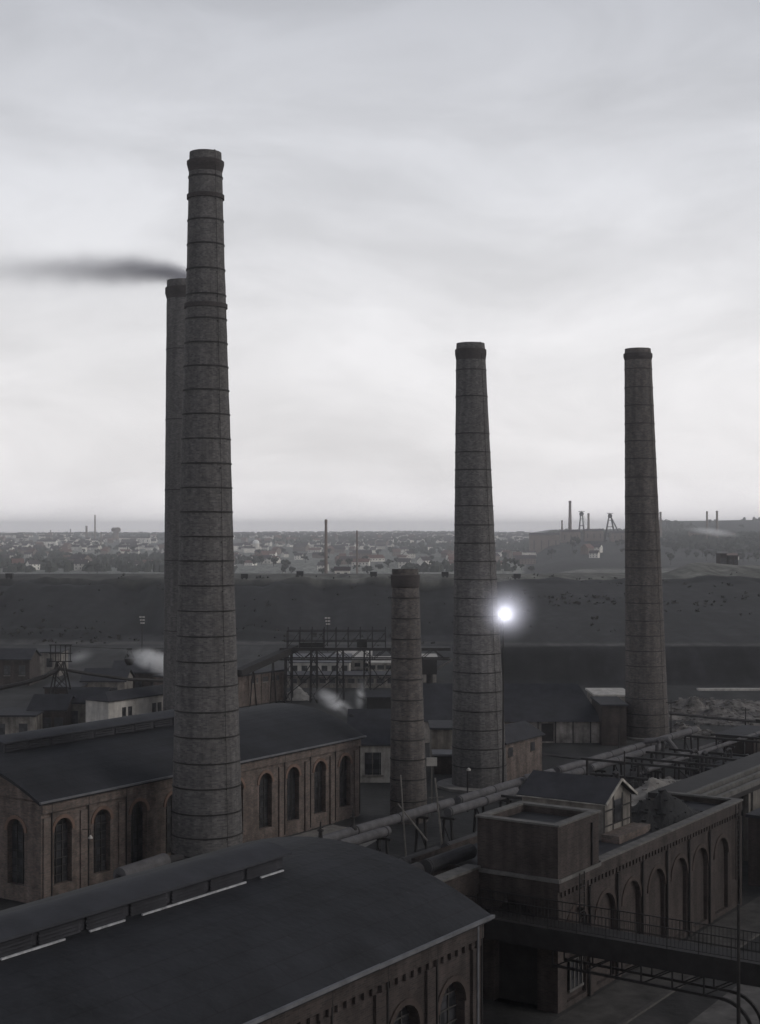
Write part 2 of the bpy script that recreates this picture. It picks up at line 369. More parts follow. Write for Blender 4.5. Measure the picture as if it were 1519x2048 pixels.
chimney('factory_chimney', 'nearest and tallest brick chimney, ringed with dark iron bands, between the two arched halls', 104, 0,
    [(306, 380, 444), (345, 379, 446), (400, 377.5, 447), (500, 375, 449), (620, 371.5, 453), (740, 368, 456.5), (860, 364.5, 461), (1000, 361, 465), (1200, 356.5, 469.5), (1420, 350.5, 478.5), (1560, 347, 483), (1690, 344, 486)],
    b1, 'chim', cap=[(347, 0), (330, 37.2), (324, 37.2), (322, 33)], thick=(395, 613))
_, top2 = chimney('factory_chimney', 'tall chimney trailing dark smoke, half hidden behind the nearest chimney', 170, 0,
    [(562, 335, 401), (760, 333, 404), (1350, 328, 412)], [700, 840, 980, 1120, 1260], 'chim', cap=[(600, 0), (588, 36.5), (577, 36.5), (575, 34)], conductor=False)
chimney('factory_chimney', 'banded brick chimney right of the short one, on a pale round pad', 143, 0,
    [(687, 912, 968), (705, 911, 970), (741, 911, 971.5), (900, 910, 980), (1130, 908, 992), (1300, 906, 1001), (1420, 904, 1007), (1560, 903, 1013)],
    [741, 794, 868, 905, 940, 975, 1012, 1050, 1086, 1122, 1158, 1195, 1231, 1267, 1305, 1342, 1380, 1418, 1455, 1492, 1528], 'chim', cap=[(722, 0), (708, 31.5), (700, 31.5), (698, 28.8)], pad=4.2)
chimney('factory_chimney', 'rightmost tall chimney with a faintly banded, plainer brown shaft', 176.5, 0,
    [(698, 1249, 1300), (715, 1248.5, 1302), (740, 1248.5, 1303), (920, 1249, 1311), (1130, 1249.5, 1321), (1300, 1250, 1329), (1470, 1250, 1337)],
    [739, 776, 812, 848, 883, 918, 955, 993, 1028, 1064, 1100, 1135, 1170, 1205, 1240, 1270, 1300, 1330, 1362, 1394, 1425, 1450], 'chim_red', cap=[(722, 0), (714, 28.8), (708, 28.8), (706, 26)], pad=3.2)
chimney('factory_chimney', 'short stout red brick chimney standing right of the far hall corner', 126, 0,
    [(1138, 783, 835.5), (1152, 782, 836), (1300, 780.5, 841), (1450, 780, 847), (1600, 779, 853)],
    [1195, 1236, 1277, 1315, 1357, 1398, 1438, 1477, 1516, 1555, 1598], 'chim_red', cap=[(1176, 0), (1172, 28.6), (1150, 29.6), (1149, 26)], conductor=False, group='brick chimneys of the works')
# ------------------------------------------------------------------ halls
def arc_profile(v0, v1, ze, rise, n=18):
    return [(v0 + (v1-v0)*i/n, ze + rise*(1-(2*i/n-1)**2)) for i in range(n+1)]
def curved_roof(root, u0, u1, v0, v1, ze, rise, th, m, name='roof', over=(.3, .4)):
    pr = arc_profile(v0-over[0], v1+over[0], ze, rise); lo = [(a, b-th) for a, b in pr[::-1]]
    b = MB(); n = len(pr)
    b.prism(pr + lo, u0-over[1], u1+over[1]); return b.build(name, m, root)
def hall(label, u0, u1, v0, width, ze, rise, ops, pil, sill_idx=(), trim='trim', br='brick', gable_ops=(), dent=False, wdepth=.45, panes=(3, 7), endpos=False):
    rt = thing('factory_hall', label, 'factory hall', ((u0+u1)/2, v0+width/2, 0)); v1 = v0+width
    P = lambda x, z, d: (x, v0+d, z)
    mb = MB(); arch_wall(mb, P, u0, u1, 0, ze, ops, wdepth)
    Pg = lambda y, z, d: (u0+d, y, z)
    arch_wall(mb, Pg, v0, v1, 0, ze, gable_ops, wdepth)
    mb.quad((u1,v0,0),(u1,v1,0),(u1,v1,ze),(u1,v0,ze)); mb.quad((u0,v1,0),(u1,v1,0),(u1,v1,ze),(u0,v1,ze))
    pr = arc_profile(v0, v1, ze, rise)
    for x in (u0, u1): mb.add([(x, a, b-.12) for a, b in pr], [tuple(range(len(pr)))])
    # interior floor-to-roof darkness is closed by the window parts
    mb.build('wall', M[br], rt, recalc=False)
    for i, op in enumerate(ops): arch_window(rt, P, op, wdepth, panes, trim, sill=i in sill_idx)
    for op in gable_ops: arch_window(rt, Pg, op, wdepth, panes, trim)
    curved_roof(rt, u0, u1, v0, v1, ze, rise, .22, M['felt'])
    g_ = MB(); g_.box(u0-.42, u1+.42, v0-.45, v0-.305, ze-.1, ze+.03); g_.build('gutter', M['zinc'], rt)
    # frieze: projecting band above, dentils
    f_ = MB(); f_.box(u0, u1, v0-.16, v0-.002, ze-.85, ze-.24)
    if dent:
        x = u0+.3
        while x < u1-.3: f_.box(x, x+.22, v0-.13, v0-.003, ze-1.15, ze-.852); x += .55
    f_.build('cornice', M[br], rt)
    for x in pil:
        q = MB(); q.box(x-.3, x+.3, v0-.13, v0-.003, 0, ze-1.16); q.build('pilaster', M[br], rt)
        q = MB(); q.tube([(x+.42, v0-.12, .2), (x+.42, v0-.12, ze-.2)], .055, 6); q.build('downpipe', M['iron'], rt)
    return rt
# far hall (v = 73)
V1 = 73.0; ue = u_at(720, V1); us = 68.3
ze1 = 6.95
wpx = [127, 205, 279, 532, 587, 641, 691]
wu = [u_at(p, V1) for p in wpx]
print('hall windows', [round(q, 2) for q in wu], ue)
ops1 = [(q, 1.65, 1.1, 4.7) for q in wu] + [(q, 1.65, 1.1, 4.7) for q in (wu[2]+(wu[3]-wu[2])*k/4 for k in (1, 2, 3))]
nh = hall('brick hall behind the nearest chimney, long arched roof with a low raised ridge', us, ue, V1, 16, ze1, 2.3, ops1,
     [us+.45, u_at(167, V1), u_at(243, V1), u_at(562, V1)-.0, u_at(614, V1), u_at(664, V1), ue-.55], sill_idx=(2,), gable_ops=[(V1+2.4, 1.65, 1.1, 4.7), (V1+7.2, 1.65, 1.1, 4.7), (V1+12, 1.65, 1.1, 4.7)])
def monitor(root, u0, u1, v0, v1, z0, zs, rise, slats=True):
    b = MB(); b.box(u0, u1, v0, v1, z0, zs); mo = b.build('roof_monitor', M['slate'], root)
    curved_roof(mo, u0, u1, v0, v1, zs+.01, rise, .1, M['feltlight'], 'monitor_roof', (.25, .25))
    if slats:
        s_ = MB(); x = u0+.15
        while x < u1-.5:
            for k_ in range(4):
                z = z0+(zs-z0)*(.3+.17*k_); s_.add([(x, v0-.02, z), (x+1.9, v0-.02, z), (x+1.9, v0-.14, z-.1), (x, v0-.14, z-.1)], [(0,1,2,3)])
            x += 2.2
        s_.build('louvres', M['slate'], mo)
    return mo
monitor(nh, u_at(8, 80), u_at(440, 80), 80.0, 82.4, 8.9, 9.95, .25)
# near hall (v = 30.4)
V2 = 30.4
nw = [u_at(p, V2) for p in (903, 808)]; bay = nw[0]-nw[1]; print('near', nw, bay)
ops2 = [(nw[0]-bay*i, 2.0, 2.0, 5.85) for i in range(9)]
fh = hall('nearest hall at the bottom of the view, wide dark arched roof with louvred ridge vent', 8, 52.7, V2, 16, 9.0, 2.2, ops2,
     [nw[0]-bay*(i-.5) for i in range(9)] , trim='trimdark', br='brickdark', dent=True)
monitor(fh, 10, 47.8, 36.9, 38.7, 11.0, 11.72, .28)
f_ = MB()
for a, b in ((0, 128), (178, 248), (283, 490), (520, 565)):
    f_.box(max(10.5, u_at(a, 36.6)), u_at(b, 36.6), 36.5, 36.58, 11.1, 11.165)
f_.build('flashing', mat('bright_lead', (.34, .34, .35), var=.5, scale=3), fh)
q = MB(); q.tube([(52.2, V2-.16, 0), (52.2, V2-.16, 8.8)], .06, 8); q.build('downpipe', M['zinc'], fh)
# ------------------------------------------------------------------ right-hand building with tower
V3, UA, UB = 34.6, 67.95, 94.7
rb = thing('boiler_house', 'long brick building at right with tall blind arches and a pale stone coping', 'factory building', ((UA+UB)/2, 37.5, 0))
pil3 = [u_at(p, V3) for p in (1178, 1234, 1284, 1333, 1377, 1418)]
print('pil3', [round(q, 2) for q in pil3])
bay3 = (pil3[-1]-pil3[0])/5
ops3 = [(q-bay3*.44, 2.3, .3, 3.9) for q in pil3] + [(pil3[-1]+bay3*.6, 2.3, .3, 3.9)]
P3 = lambda x, z, d: (x, V3+d, z)
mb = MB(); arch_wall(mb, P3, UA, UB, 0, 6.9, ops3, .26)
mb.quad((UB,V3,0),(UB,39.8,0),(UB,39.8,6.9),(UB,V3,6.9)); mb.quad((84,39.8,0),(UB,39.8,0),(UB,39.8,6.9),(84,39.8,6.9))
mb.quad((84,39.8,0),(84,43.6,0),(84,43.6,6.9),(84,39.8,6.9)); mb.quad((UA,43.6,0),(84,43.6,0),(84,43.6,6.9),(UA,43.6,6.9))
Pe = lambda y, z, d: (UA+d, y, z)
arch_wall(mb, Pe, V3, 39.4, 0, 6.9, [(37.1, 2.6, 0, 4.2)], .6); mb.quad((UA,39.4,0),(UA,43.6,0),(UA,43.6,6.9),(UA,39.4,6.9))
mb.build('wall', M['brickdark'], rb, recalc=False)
q = MB(); q.add([(UA+.6, y, z) for y, z in ((35.8,0),(38.4,0),(38.4,4.2),(37.1,5.5),(35.8,4.2))], [(0,1,2,3,4)]); q.build('door', M['iron'], rb)
for op in ops3: arch_window(rb, P3, op, .26, (1, 0), 'trimdark', glass='brickdark', blind=True)
# low square window under the bridge
uw = u_at(1152, V3)
q = MB(); q.box(uw-.9, uw+.6, V3-.03, V3+.05, .9, 2.4); fr = q.build('window', M['glass'], rb)
q = MB(); q.box(uw-1.0, uw+.7, V3-.1, V3-.031, 2.4, 2.52); q.box(uw-1.0, uw+.7, V3-.1, V3-.031, .78, .9)
for k_ in range(4): q.box(uw-.9+.47*k_, uw-.82+.47*k_, V3-.09, V3-.031, .901, 2.399)
q.build('frame', M['stone'], fr)
q = MB(); q.box(UA+.02, UB-.02, V3+.02, 39.78, 6.3, 6.5); q.box(UA+.02, 83.98, 39.782, 43.58, 6.3, 6.5); q.build('roof', M['slate'], rb)
uT = 72.8
q = MB(); q.box(uT+.01, UB+.12, V3-.12, V3+.48, 6.901, 7.02); q.box(UB-.35, UB+.12, V3+.481, 39.9, 6.901, 7.02); q.build('coping', M['stone'], rb)
q = MB(); q.box(UA, UB, V3-.1, V3-.002, 6.25, 6.9); x = UA+.3
while x < UB-.4: q.box(x, x+.2, V3-.09, V3-.003, 5.95, 6.249); x += .45
q.build('cornice', M['brickdark'], rb)
for x in pil3 + [UB-.4]:
    q = MB(); q.box(x-.1, x+.22, V3-.14, V3-.003, 0, 5.94); q.build('pilaster', M['brickdark'], rb)
    q = MB(); q.tube([(x-.2, V3-.12, 0), (x-.2, V3-.12, 5.9)], .07, 6); q.build('downpipe', M['iron'], rb)
for x0 in (u_at(1150, V3), UB-1.6):
    q = MB()
    for k_ in range(14): q.bar((x0, V3-.25, 2.2+.33*k_), (x0+.55, V3-.25, 2.2+.33*k_), .045)
    q.bar((x0, V3-.25, 2.0), (x0, V3-.25, 6.9), .05); q.bar((x0+.55, V3-.25, 2.0), (x0+.55, V3-.25, 6.9), .05); q.build('ladder', M['iron'], rb)
# the tower on the near end is part of the building
t0, t1, w0, w1, zt = UA, uT, V3, 39.4, 9.75
q = MB(); q.box(t0-.001, t1, w0-.001, w1, 6.902, zt-.5)
tw = q.build('tower', M['brickdark'], rb)
th = .4
for nm_, mm_, e, za, zb in (('parapet', 'brickdark', .0, zt-.5, zt-.101), ('coping', 'stone', .1, zt-.1, zt)):
    q = MB(); q.box(t0-e, t1+e, w0-e, w0+th, za, zb); q.box(t0-e, t1+e, w1-th, w1+e, za, zb)
    q.box(t0-e, t0+th, w0+th, w1-th, za, zb-.003); q.box(t1-th, t1+e, w0+th, w1-th, za, zb-.003); q.build(nm_, M[mm_], tw)
q = MB(); q.box(t0-.14, t0-.003, w0-.14, w1, 6.75, 6.95); q.box(t0, t1, w0-.16, w0-.102, 6.75, 6.95); q.build('ledge', M['stone'], tw)
q = MB(); q.box(t0+th, t1-th, w0+th, w1-th, zt-.62, zt-.47); q.build('tower_roof', M['felt'], tw)
q = MB(); q.bar((t0+3.9, w0-.06, 6.96), (t0+3.9, w0-.06, zt-.5), .1); q.build('downpipe', M['iron'], tw)
# roof cottage
c0, c1, d0, d1 = 79.8, 83.7, 37.6, 43.1
ct = thing('roof_cabin', 'small gabled cabin with pale framed end wall, on the flat roof behind the square tower', 'cabin', (c0+2, 40.3, 6.5))
q = MB(); q.prism([(c0, 6.5), (c1, 6.5), (c1, 8.75), ((c0+c1)/2, 9.75), (c0, 8.75)], d0, d1, 'v'); q.build('wall', M['plasterdim'], ct)
q = MB()
for sg in (0, 1):
    e = c0-.25 if sg == 0 else c1+.25; m_ = (c0+c1)/2
    q.add([(e, d0-.25, 8.66), (e, d1+.25, 8.66), (m_, d1+.25, 9.83), (m_, d0-.25, 9.83), (e, d0-.25, 8.76), (e, d1+.25, 8.76), (m_, d1+.25, 9.93), (m_, d0-.25, 9.93)],
          [(0,1,2,3),(4,5,6,7),(0,1,5,4),(1,2,6,5),(2,3,7,6),(3,0,4,7)])
q.build('roof', M['slate'], ct)
q = MB(); m_ = (c0+c1)/2
q.bar((c0-.28, d0-.3, 8.7), (m_, d0-.3, 9.92), .08, .14); q.bar((c1+.28, d0-.3, 8.7), (m_, d0-.3, 9.92), .08, .14); q.bar((c0-.3, d0-.25, 8.68), (c0-.3, d1+.25, 8.68), .05); q.build('bargeboard', M['plaster'], ct)
q = MB()
for x in (c0+.05, c0+1.3, c0+2.6, c1-.05): q.box(x-.05, x+.05, d0-.04, d0-.002, 6.5, 9.0 if 1 < x-c0 < 3 else 8.7)
for z in (7.3, 8.2): q.box(c0, c1, d0-.045, d0-.003, z-.04, z+.04)
q.build('timber_frame', M['iron'], ct)
q = MB(); q.box(c0+1.4, c0+2.4, d0-.06, d0-.004, 7.35, 8.7); q.build('window', M['glass'], ct)
q = MB(); q.box(c0-.4, c1+.2, d0-1.2, d0-.05, 6.501, 6.95); q.build('plinth', M['brick'], ct)
# coal heap
def heap(name, label, cat, cx, cy, rx, ry, h, z0, m, yard=True, n=40, rough=.35, stuff=False, seed=1, chunks=90, csize=.5):
    rs = random.Random(seed); b = MB(); k = 26
    ph = [rs.uniform(0, 6) for _ in range(6)]
    for j in range(k+1):
        for i in range(k+1):
            a, c = -1+2*i/k, -1+2*j/k; r_ = math.sqrt(a*a+c*c)
            e = max(0, 1-r_)**.8*(1+rough*(math.sin(5*a+ph[0])*math.sin(4*c+ph[1])+.5*math.sin(11*a+ph[2])*math.sin(9*c+ph[3]))) + (rs.uniform(-.03, .03) if r_ < .95 else 0)
            b.v.append((cx+a*rx, cy+c*ry, z0 + h*max(e, 0)-.02))
    for j in range(k):
        for i in range(k): b.f.append((j*(k+1)+i, j*(k+1)+i+1, (j+1)*(k+1)+i+1, (j+1)*(k+1)+i))
    if yard: b.v = [(*xy(p[0], p[1]), p[2]) for p in b.v]
    base = list(b.v)
    for _ in range(chunks):
        p = rs.choice(base[k:-k]); s_ = rs.uniform(.08, .3)*csize
        q_ = [(p[0]+dx*s_*rs.uniform(.6, 1.3), p[1]+dy*s_*rs.uniform(.6, 1.3), p[2]+dz*s_*rs.uniform(.5, 1.1)) for dz in (-.4, .8) for dx, dy in ((-1,-1),(1,-1),(1,1),(-1,1))]
        b.add(q_, [(0,3,2,1),(4,5,6,7),(0,1,5,4),(1,2,6,5),(2,3,7,6),(3,0,4,7)])
    o = b.build(name, m, recalc=False); o['label'] = label; o['category'] = cat
    return o
heap('coal_heap', 'black coal heap spread along the roof behind the stone coping', 'coal heap', 87.6, 37.5, 4.8, 2.2, 1.75, 6.5, M['coal'], seed=3)
# wall W2 linking toward the near hall, with its flat roof
lw = thing('low_block', 'low flat-roofed brick block between the near hall and the square tower', 'factory building', (60, 44, 0))
q = MB(); q.box(44, UA-.05, 39.4, 47.5, 0, 6.1); q.build('wall', M['brickdark'], lw)
q = MB(); q.box(44, UA-.06, 39.25, 39.9, 6.101, 6.95); q.box(44.01, UA-.07, 39.28, 39.398, 5.6, 6.1); q.build('parapet', M['brickdark'], lw)
q = MB(); q.box(44, UA-.05, 39.15, 40.0, 6.951, 7.08); q.build('coping', M['stone'], lw)
# ------------------------------------------------------------------ pipes
def pipeline(label, v, z, r, segs, m='pipe', posts=True, collar=True, gz=0, group='pipelines across the yard'):
    rt = thing('pipeline', label, 'pipeline', (segs[0][0], v, gz), group=group)
    for a, b in segs:
        q = MB(); q.tube([(a, v, z), (b, v, z)], r, 14); q.build('pipe', M[m], rt, smooth=False)
        if collar:
            x = a+.15
            while x < b: c = MB(); c.tube([(x, v, z), (x+.1, v, z)], r+.035, 14); x += 5.5; c.build('flange', M['pipedark'], rt)
    if posts:
        x = segs[0][0]+2
        while x < segs[-1][1]:
            q = MB(); q.bar((x, v-.5, gz), (x, v-.3, z-r), .16); q.bar((x, v+.5, gz), (x, v+.3, z-r), .16); q.bar((x, v-.7, z-r-.1), (x, v+.7, z-r-.1), .18); q.bar((x, v-.5, gz+.3), (x, v+.5, z-r-.3), .07)
            q.build('trestle', M['iron'], rt); x += 9
    return rt
pp = pipeline('far one of two thick grey pipes running on trestles past the chimney feet', 60.7, 3.2, .36, [(76, 100.5), (101.5, 118), (119, 139), (139.2, 152)])
pipeline('near one of two thick grey pipes, broken into separate lengths by gaps', 58.9, 3.15, .36, [(77, 88.6), (97, 108), (109, 121), (122, 140)])
pipeline('dark duct lying over the low block beside its stone coping', 41.6, 7.0, .42, [(56, 65.5), (66.2, 71)], 'pipedark', posts=False, gz=6.1, group='dark ducts near the tower')
pipeline('dark duct behind the low block, half lost in shadow', 50.6, 3.9, .34, [(72, 82), (83, 92)], 'pipedark', group='dark ducts near the tower')
q = MB()
for pts in ([(112, 60.2, 3.6), (113.5, 58.2, 3.9), (114.5, 56.4, 1.0)], [(138, 60.5, 3.6), (139, 58.5, 3.9), (140.5, 56.6, .9)]): q.tube(pts, .3, 10)
q.v = [tuple(p) for p in q.v]; q.build('branch_pipe', M['pipe'], pp)
for k_, (px_, py_) in enumerate(((642, 1678), (707, 1652))):
    X, Y, Z = at(px_, py_, 3.6)
    vt = thing('vent_cock', ['small finial-like valve standing on the pipes, nearer the hall roof', 'taller finial-like valve on the pipes by the far hall corner'][k_], 'valve', (X, Y, Z-.25), yard=False)
    q = MB(); q.lathe([(.35, Z-.25), (.3, Z-.1), (.16, Z+.1), (.13, Z+.5), (.22, Z+.55), (.22, Z+.65), (.08, Z+.7), (.04, Z+1.2)], (X, Y), 12); q.build('body', M['iron'], vt)
    q = MB(); q.tube([(X-.2, Y, Z+.8), (X+.2, Y, Z+.8)], .03, 6); q.build('handle', M['iron'], vt)
# leaning poles
for lab, a, b, r in (('leaning wooden pole in front of the short chimney', (800, 1550), (812, 1735), .07), ('leaning wooden pole with a cross rung, right of the short chimney', (869, 1556), (887, 1730), .08), ('slanting spar resting against the leaning pole', (795, 1610), (853, 1677), .07)):
    A_, B_ = atY(*a, 104), atY(*b, 104); q = MB()
    if 'spar' not in lab:
        k_ = (A_[2])/(A_[2]-B_[2]); B_ = (A_[0]+(B_[0]-A_[0])*k_, A_[1], 0)
    else: B_ = (B_[0], 103.2, B_[2]); A_ = (A_[0], 104.4, A_[2])
    q.tube([A_, B_], [r*.8, r], 7)
    if 'rung' in lab: q.tube([(A_[0]-.4, 104, A_[2]-1.4), (A_[0]+.6, 104, A_[2]-1.35)], .035, 6)
    o = q.build('pole', M['wood'], None); o['label'] = lab; o['category'] = 'pole'
# ------------------------------------------------------------------ footbridge
BU0, BU1 = 66.0, 67.7; BZ = 4.9
def bz(v): return BZ
br = thing('footbridge', 'dark iron footbridge with a lattice underside crossing the lower right corner', 'footbridge', (66.9, 30, 0))
VL, VR = 39.0, 19.5
q = MB(); q.box(BU0, BU1, VR, VL, BZ-1.05, BZ); q.build('deck', M['iron'], br)
for u_ in (BU0+.05, BU1-.05):
    q = MB(); q.tube([(u_, VL, BZ+1.0), (u_, VR, BZ+1.0)], .03, 6); q.tube([(u_, VL, BZ+.55), (u_, VR, BZ+.55)], .018, 5); q.tube([(u_, VL, BZ+.12), (u_, VR, BZ+.12)], .018, 5)
    v = VL
    while v > VR: q.tube([(u_, v, BZ), (u_, v, BZ+1.0)], .028, 5); v -= 1.6
    v = VL
    while v > VR: q.bar((u_, v, BZ+.12), (u_, v, BZ+.98), .018); v -= .2
    q.build('railing', M['iron'], br)
for u_ in (BU0+.2, BU1-.2):
    q = MB(); zl = BZ-1.95
    q.bar((u_, 34.0, zl+.1), (u_, 25.2, zl), .12); v = 34.0; k_ = 0
    while v > 24.5:
        q.bar((u_, v, BZ-1.06), (u_, v, zl), .07); q.bar((u_, v, zl), (u_, v-1.6, BZ-1.06), .07); v -= 1.6
    cur = [(u_, 25.2, zl)] + [(u_, 25.2-1.6*math.sin(R(a)), zl-1.6*(1-math.cos(R(a)))) for a in range(10, 91, 10)]
    cur = cur + [(u_, 23.5, 0)]
    for a, b in zip(cur, cur[1:]): q.bar(a, b, .14)
    q.build('truss', M['iron'], br)
q = MB()
for v in (22.9, 21.0):
    for u_ in (BU0+.2, BU1-.2): q.bar((u_, v, 0), (u_, v, BZ-1.05), .16)
for i in range(5):
    z0, z1 = .3+.7*i, .3+.7*(i+1)
    for u_ in (BU0+.2, BU1-.2): q.bar((u_, 22.9, z0), (u_, 21.0, z1), .07); q.bar((u_, 21.0, z0), (u_, 22.9, z1), .07)
    for v in (22.9, 21.0): q.bar((BU0+.2, v, z0), (BU1-.2, v, z1), .06)
q.build('pier', M['iron'], br)
mp_ = thing('mast', 'slim dark iron mast rising past the railing of the footbridge', 'mast', (*uv(atY(1476, 2000, 66.5))[:2], 0))
u_, v_ = uv(atY(1476, 2000, 66.5)); q = MB(); q.tube([(u_, v_, 0), (u_, v_, 8.0)], [.11, .07], 8); q.build('shaft', M['iron'], mp_)
q = MB(); q.lathe([(.2, 0), (.2, .25), (.12, .3)], (u_, v_), 10); q.build('foot', M['iron'], mp_)
# ------------------------------------------------------------------ simple buildings in the yard
def gable(name, label, cat, u0, u1, v0, v1, ze, zr, wall, roof, ridge='u', hip=0, wins=(), over=.25, door=None, z0=0, strips=(), mull=True):
    rt = thing(name, label, cat, ((u0+u1)/2, (v0+v1)/2, z0)); b = MB()
    if ridge == 'u':
        vm_ = (v0+v1)/2
        if hip: b.box(u0, u1, v0, v1, z0, ze)
        else: b.prism([(v0, z0), (v1, z0), (v1, ze), (vm_, zr), (v0, ze)], u0, u1)
        A = [(u0-over, v0-over, ze-.06), (u1+over, v0-over, ze-.06), (u1+over, v1+over, ze-.06), (u0-over, v1+over, ze-.06), (u0-over+hip, vm_, zr+.06), (u1+over-hip, vm_, zr+.06)]
        F_ = [(0,1,5,4), (2,3,4,5), (1,2,5), (3,0,4)]
    else:
        um = (u0+u1)/2
        if hip: b.box(u0, u1, v0, v1, z0, ze)
        else: b.prism([(u0, z0), (u1, z0), (u1, ze), (um, zr), (u0, ze)], v0, v1, 'v')
        A = [(u0-over, v0-over, ze-.06), (u1+over, v0-over, ze-.06), (u1+over, v1+over, ze-.06), (u0-over, v1+over, ze-.06), (um, v0-over+hip, zr+.06), (um, v1+over-hip, zr+.06)]
        F_ = [(1,2,5,4), (3,0,4,5), (0,1,4), (2,3,5)]
    b.build('wall', M[wall], rt)
    r_ = MB()
    r_.add(A + [(x, y, z+.12) for x, y, z in A], F_ + [tuple(i+6 for i in f) for f in F_] + [(0,1,7,6),(1,2,8,7),(2,3,9,8),(3,0,6,9)])
    r_.build('roof', M[roof], rt, recalc=True)
    for (x, w_, za, zb) in wins:
        q = MB(); q.box(x-w_/2, x+w_/2, v0-.03, v0+.04, za, zb); wo = q.build('window', M['glass'], rt)
        q = MB(); q.box(x-w_/2-.06, x+w_/2+.06, v0-.07, v0-.031, za-.1, za); 
        if mull: q.box(x-.03, x+.03, v0-.06, v0-.031, za+.001, zb)
        q.build('frame', M['bars'], wo)
    for x in strips:
        q = MB(); q.box(x-.12, x+.12, v0-.09, v0-.002, z0, ze-.1); q.build('pilaster', M[wall], rt)
    return rt
def flat_block(name, label, cat, u0, u1, v0, v1, ze, wall, roof, wins=(), strips=(), z0=0, par=.15):
    rt = thing(name, label, cat, ((u0+u1)/2, (v0+v1)/2, z0))
    b = MB(); b.box(u0, u1, v0, v1, z0, ze); b.build('wall', M[wall], rt)
    b = MB(); b.box(u0-par, u1+par, v0-par, v1+par, ze+.001, ze+.22); b.build('roof', M[roof], rt)
    for (x, w_, za, zb) in wins:
        q = MB(); q.box(x-w_/2, x+w_/2, v0-.03, v0+.04, za, zb); wo = q.build('window', M['glass'], rt)
        q = MB(); q.box(x-w_/2-.06, x+w_/2+.06, v0-.07, v0-.031, za-.1, za); q.build('sill', M['concrete'], wo)
    for x in strips:
        q = MB(); q.box(x-.12, x+.12, v0-.09, v0-.002, z0, ze-.1); q.build('pilaster', M[wall], rt)
    return rt
# pale house left of the big chimney
vA = 152.0
p0 = uv(at(218, 1403, 5.6)); vA = p0[1]; uA = p0[0]; uA1 = u_at(352, vA)
gable('office_house', 'pale plastered building with paired dark windows above the far hall ridge', 'building', uA, uA1+6, vA, vA+3.6, 5.6, 6.3, 'white', 'slate', 'u', hip=1.5,
      wins=[(u_at(p, vA), .62, 3.7, 4.7) for p in (249, 261, 309, 320, 342)], mull=False)
# brick block right of the big chimney
p0 = uv(at(490, 1352, 4.3)); v_ = p0[1]; u_s = p0[0]-8; ue_ = u_at(574, v_)
flat_block('brick_store', 'brown brick store with upright pilasters beside the iron gantry', 'building', u_s, ue_, v_, v_+10, 4.3, 'brick', 'slate',
           wins=[(u_at(p, v_), 1.6, 3.1, 3.8) for p in (510, 531, 552)], strips=[u_at(p, v_) for p in (498, 512, 525, 538, 551, 564, 572)])
# pale sheds behind the gantry (across the view)
def wbox(name, label, cat, x0, x1, y0, y1, z1, wall, roof, rise=0, z0=0, rot=0, wins=0, ft=.2):
    rt = thing(name, label, cat, ((x0+x1)/2, (y0+y1)/2, z0), yard=False)
    b = MB()
    if rise: b.prism([(y0, z0), (y1, z0), (y1, z1), ((y0+y1)/2, z1+rise), (y0, z1)], x0, x1)
    else: b.box(x0, x1, y0, y1, z0, z1)
    b.build('wall', M[wall], rt)
    b = MB()
    if rise:
        ym = (y0+y1)/2; b.prism([(y0-.3, z1-.05), (ym, z1+rise+.05), (y1+.3, z1-.05), (y1+.3, z1+.12), (ym, z1+rise+.25), (y0-.3, z1+.12)], x0-.3, x1+.3)
    else: b.box(x0-.2, x1+.2, y0-.2, y1+.2, z1+.001, z1+ft)
    b.build('roof', M[roof], rt)
    for k_ in range(wins):
        x = x0+(x1-x0)*(k_+.5)/wins; q = MB(); q.box(x-.5, x+.5, y0-.04, y0+.03, z0+(z1-z0)*.4, z0+(z1-z0)*.78); wo = q.build('window', M['glass'], rt)
        q = MB(); q.box(x-.55, x+.55, y0-.08, y0-.041, z0+(z1-z0)*.4-.12, z0+(z1-z0)*.4); q.build('sill', M['concrete'], wo)
    return rt
def X_(px, Y): return (px-CX)/F*Y
def Z_(py, Y): return HC-(py-HY)/F*Y
wbox('shed', 'long whitewashed shed glimpsed through the left bays of the gantry', 'shed', X_(580, 250), X_(700, 250), 250, 262, Z_(1325, 250), 'white', 'zinc', .8, wins=6)
wbox('shed', 'pale shed with a light low gabled roof behind the gantry posts', 'shed', X_(672, 262), X_(742, 262), 262, 276, Z_(1322, 262), 'white', 'white', 1.2, wins=4)
wbox('shed', 'whitewashed shed reaching behind the short chimney', 'shed', X_(738, 256), X_(800, 256), 256, 266, Z_(1326, 256), 'plaster', 'white', .5, wins=4)
wbox('shed', 'lower grey lean-to in front of the whitewashed sheds', 'shed', X_(560, 232), X_(790, 232), 232, 238, Z_(1352, 232), 'plasterdim', 'slate', 0, wins=12)
wbox('shed', 'dark timber shed among the gantry legs right of the steam', 'shed', X_(735, 205), X_(782, 205), 205, 211, Z_(1395, 205), 'iron', 'slate', .5)
wbox('shed', 'little hut with a white roof showing right of the short chimney', 'shed', X_(838, 240), X_(872, 240), 240, 246, Z_(1316, 240), 'plasterdim', 'white', .0)
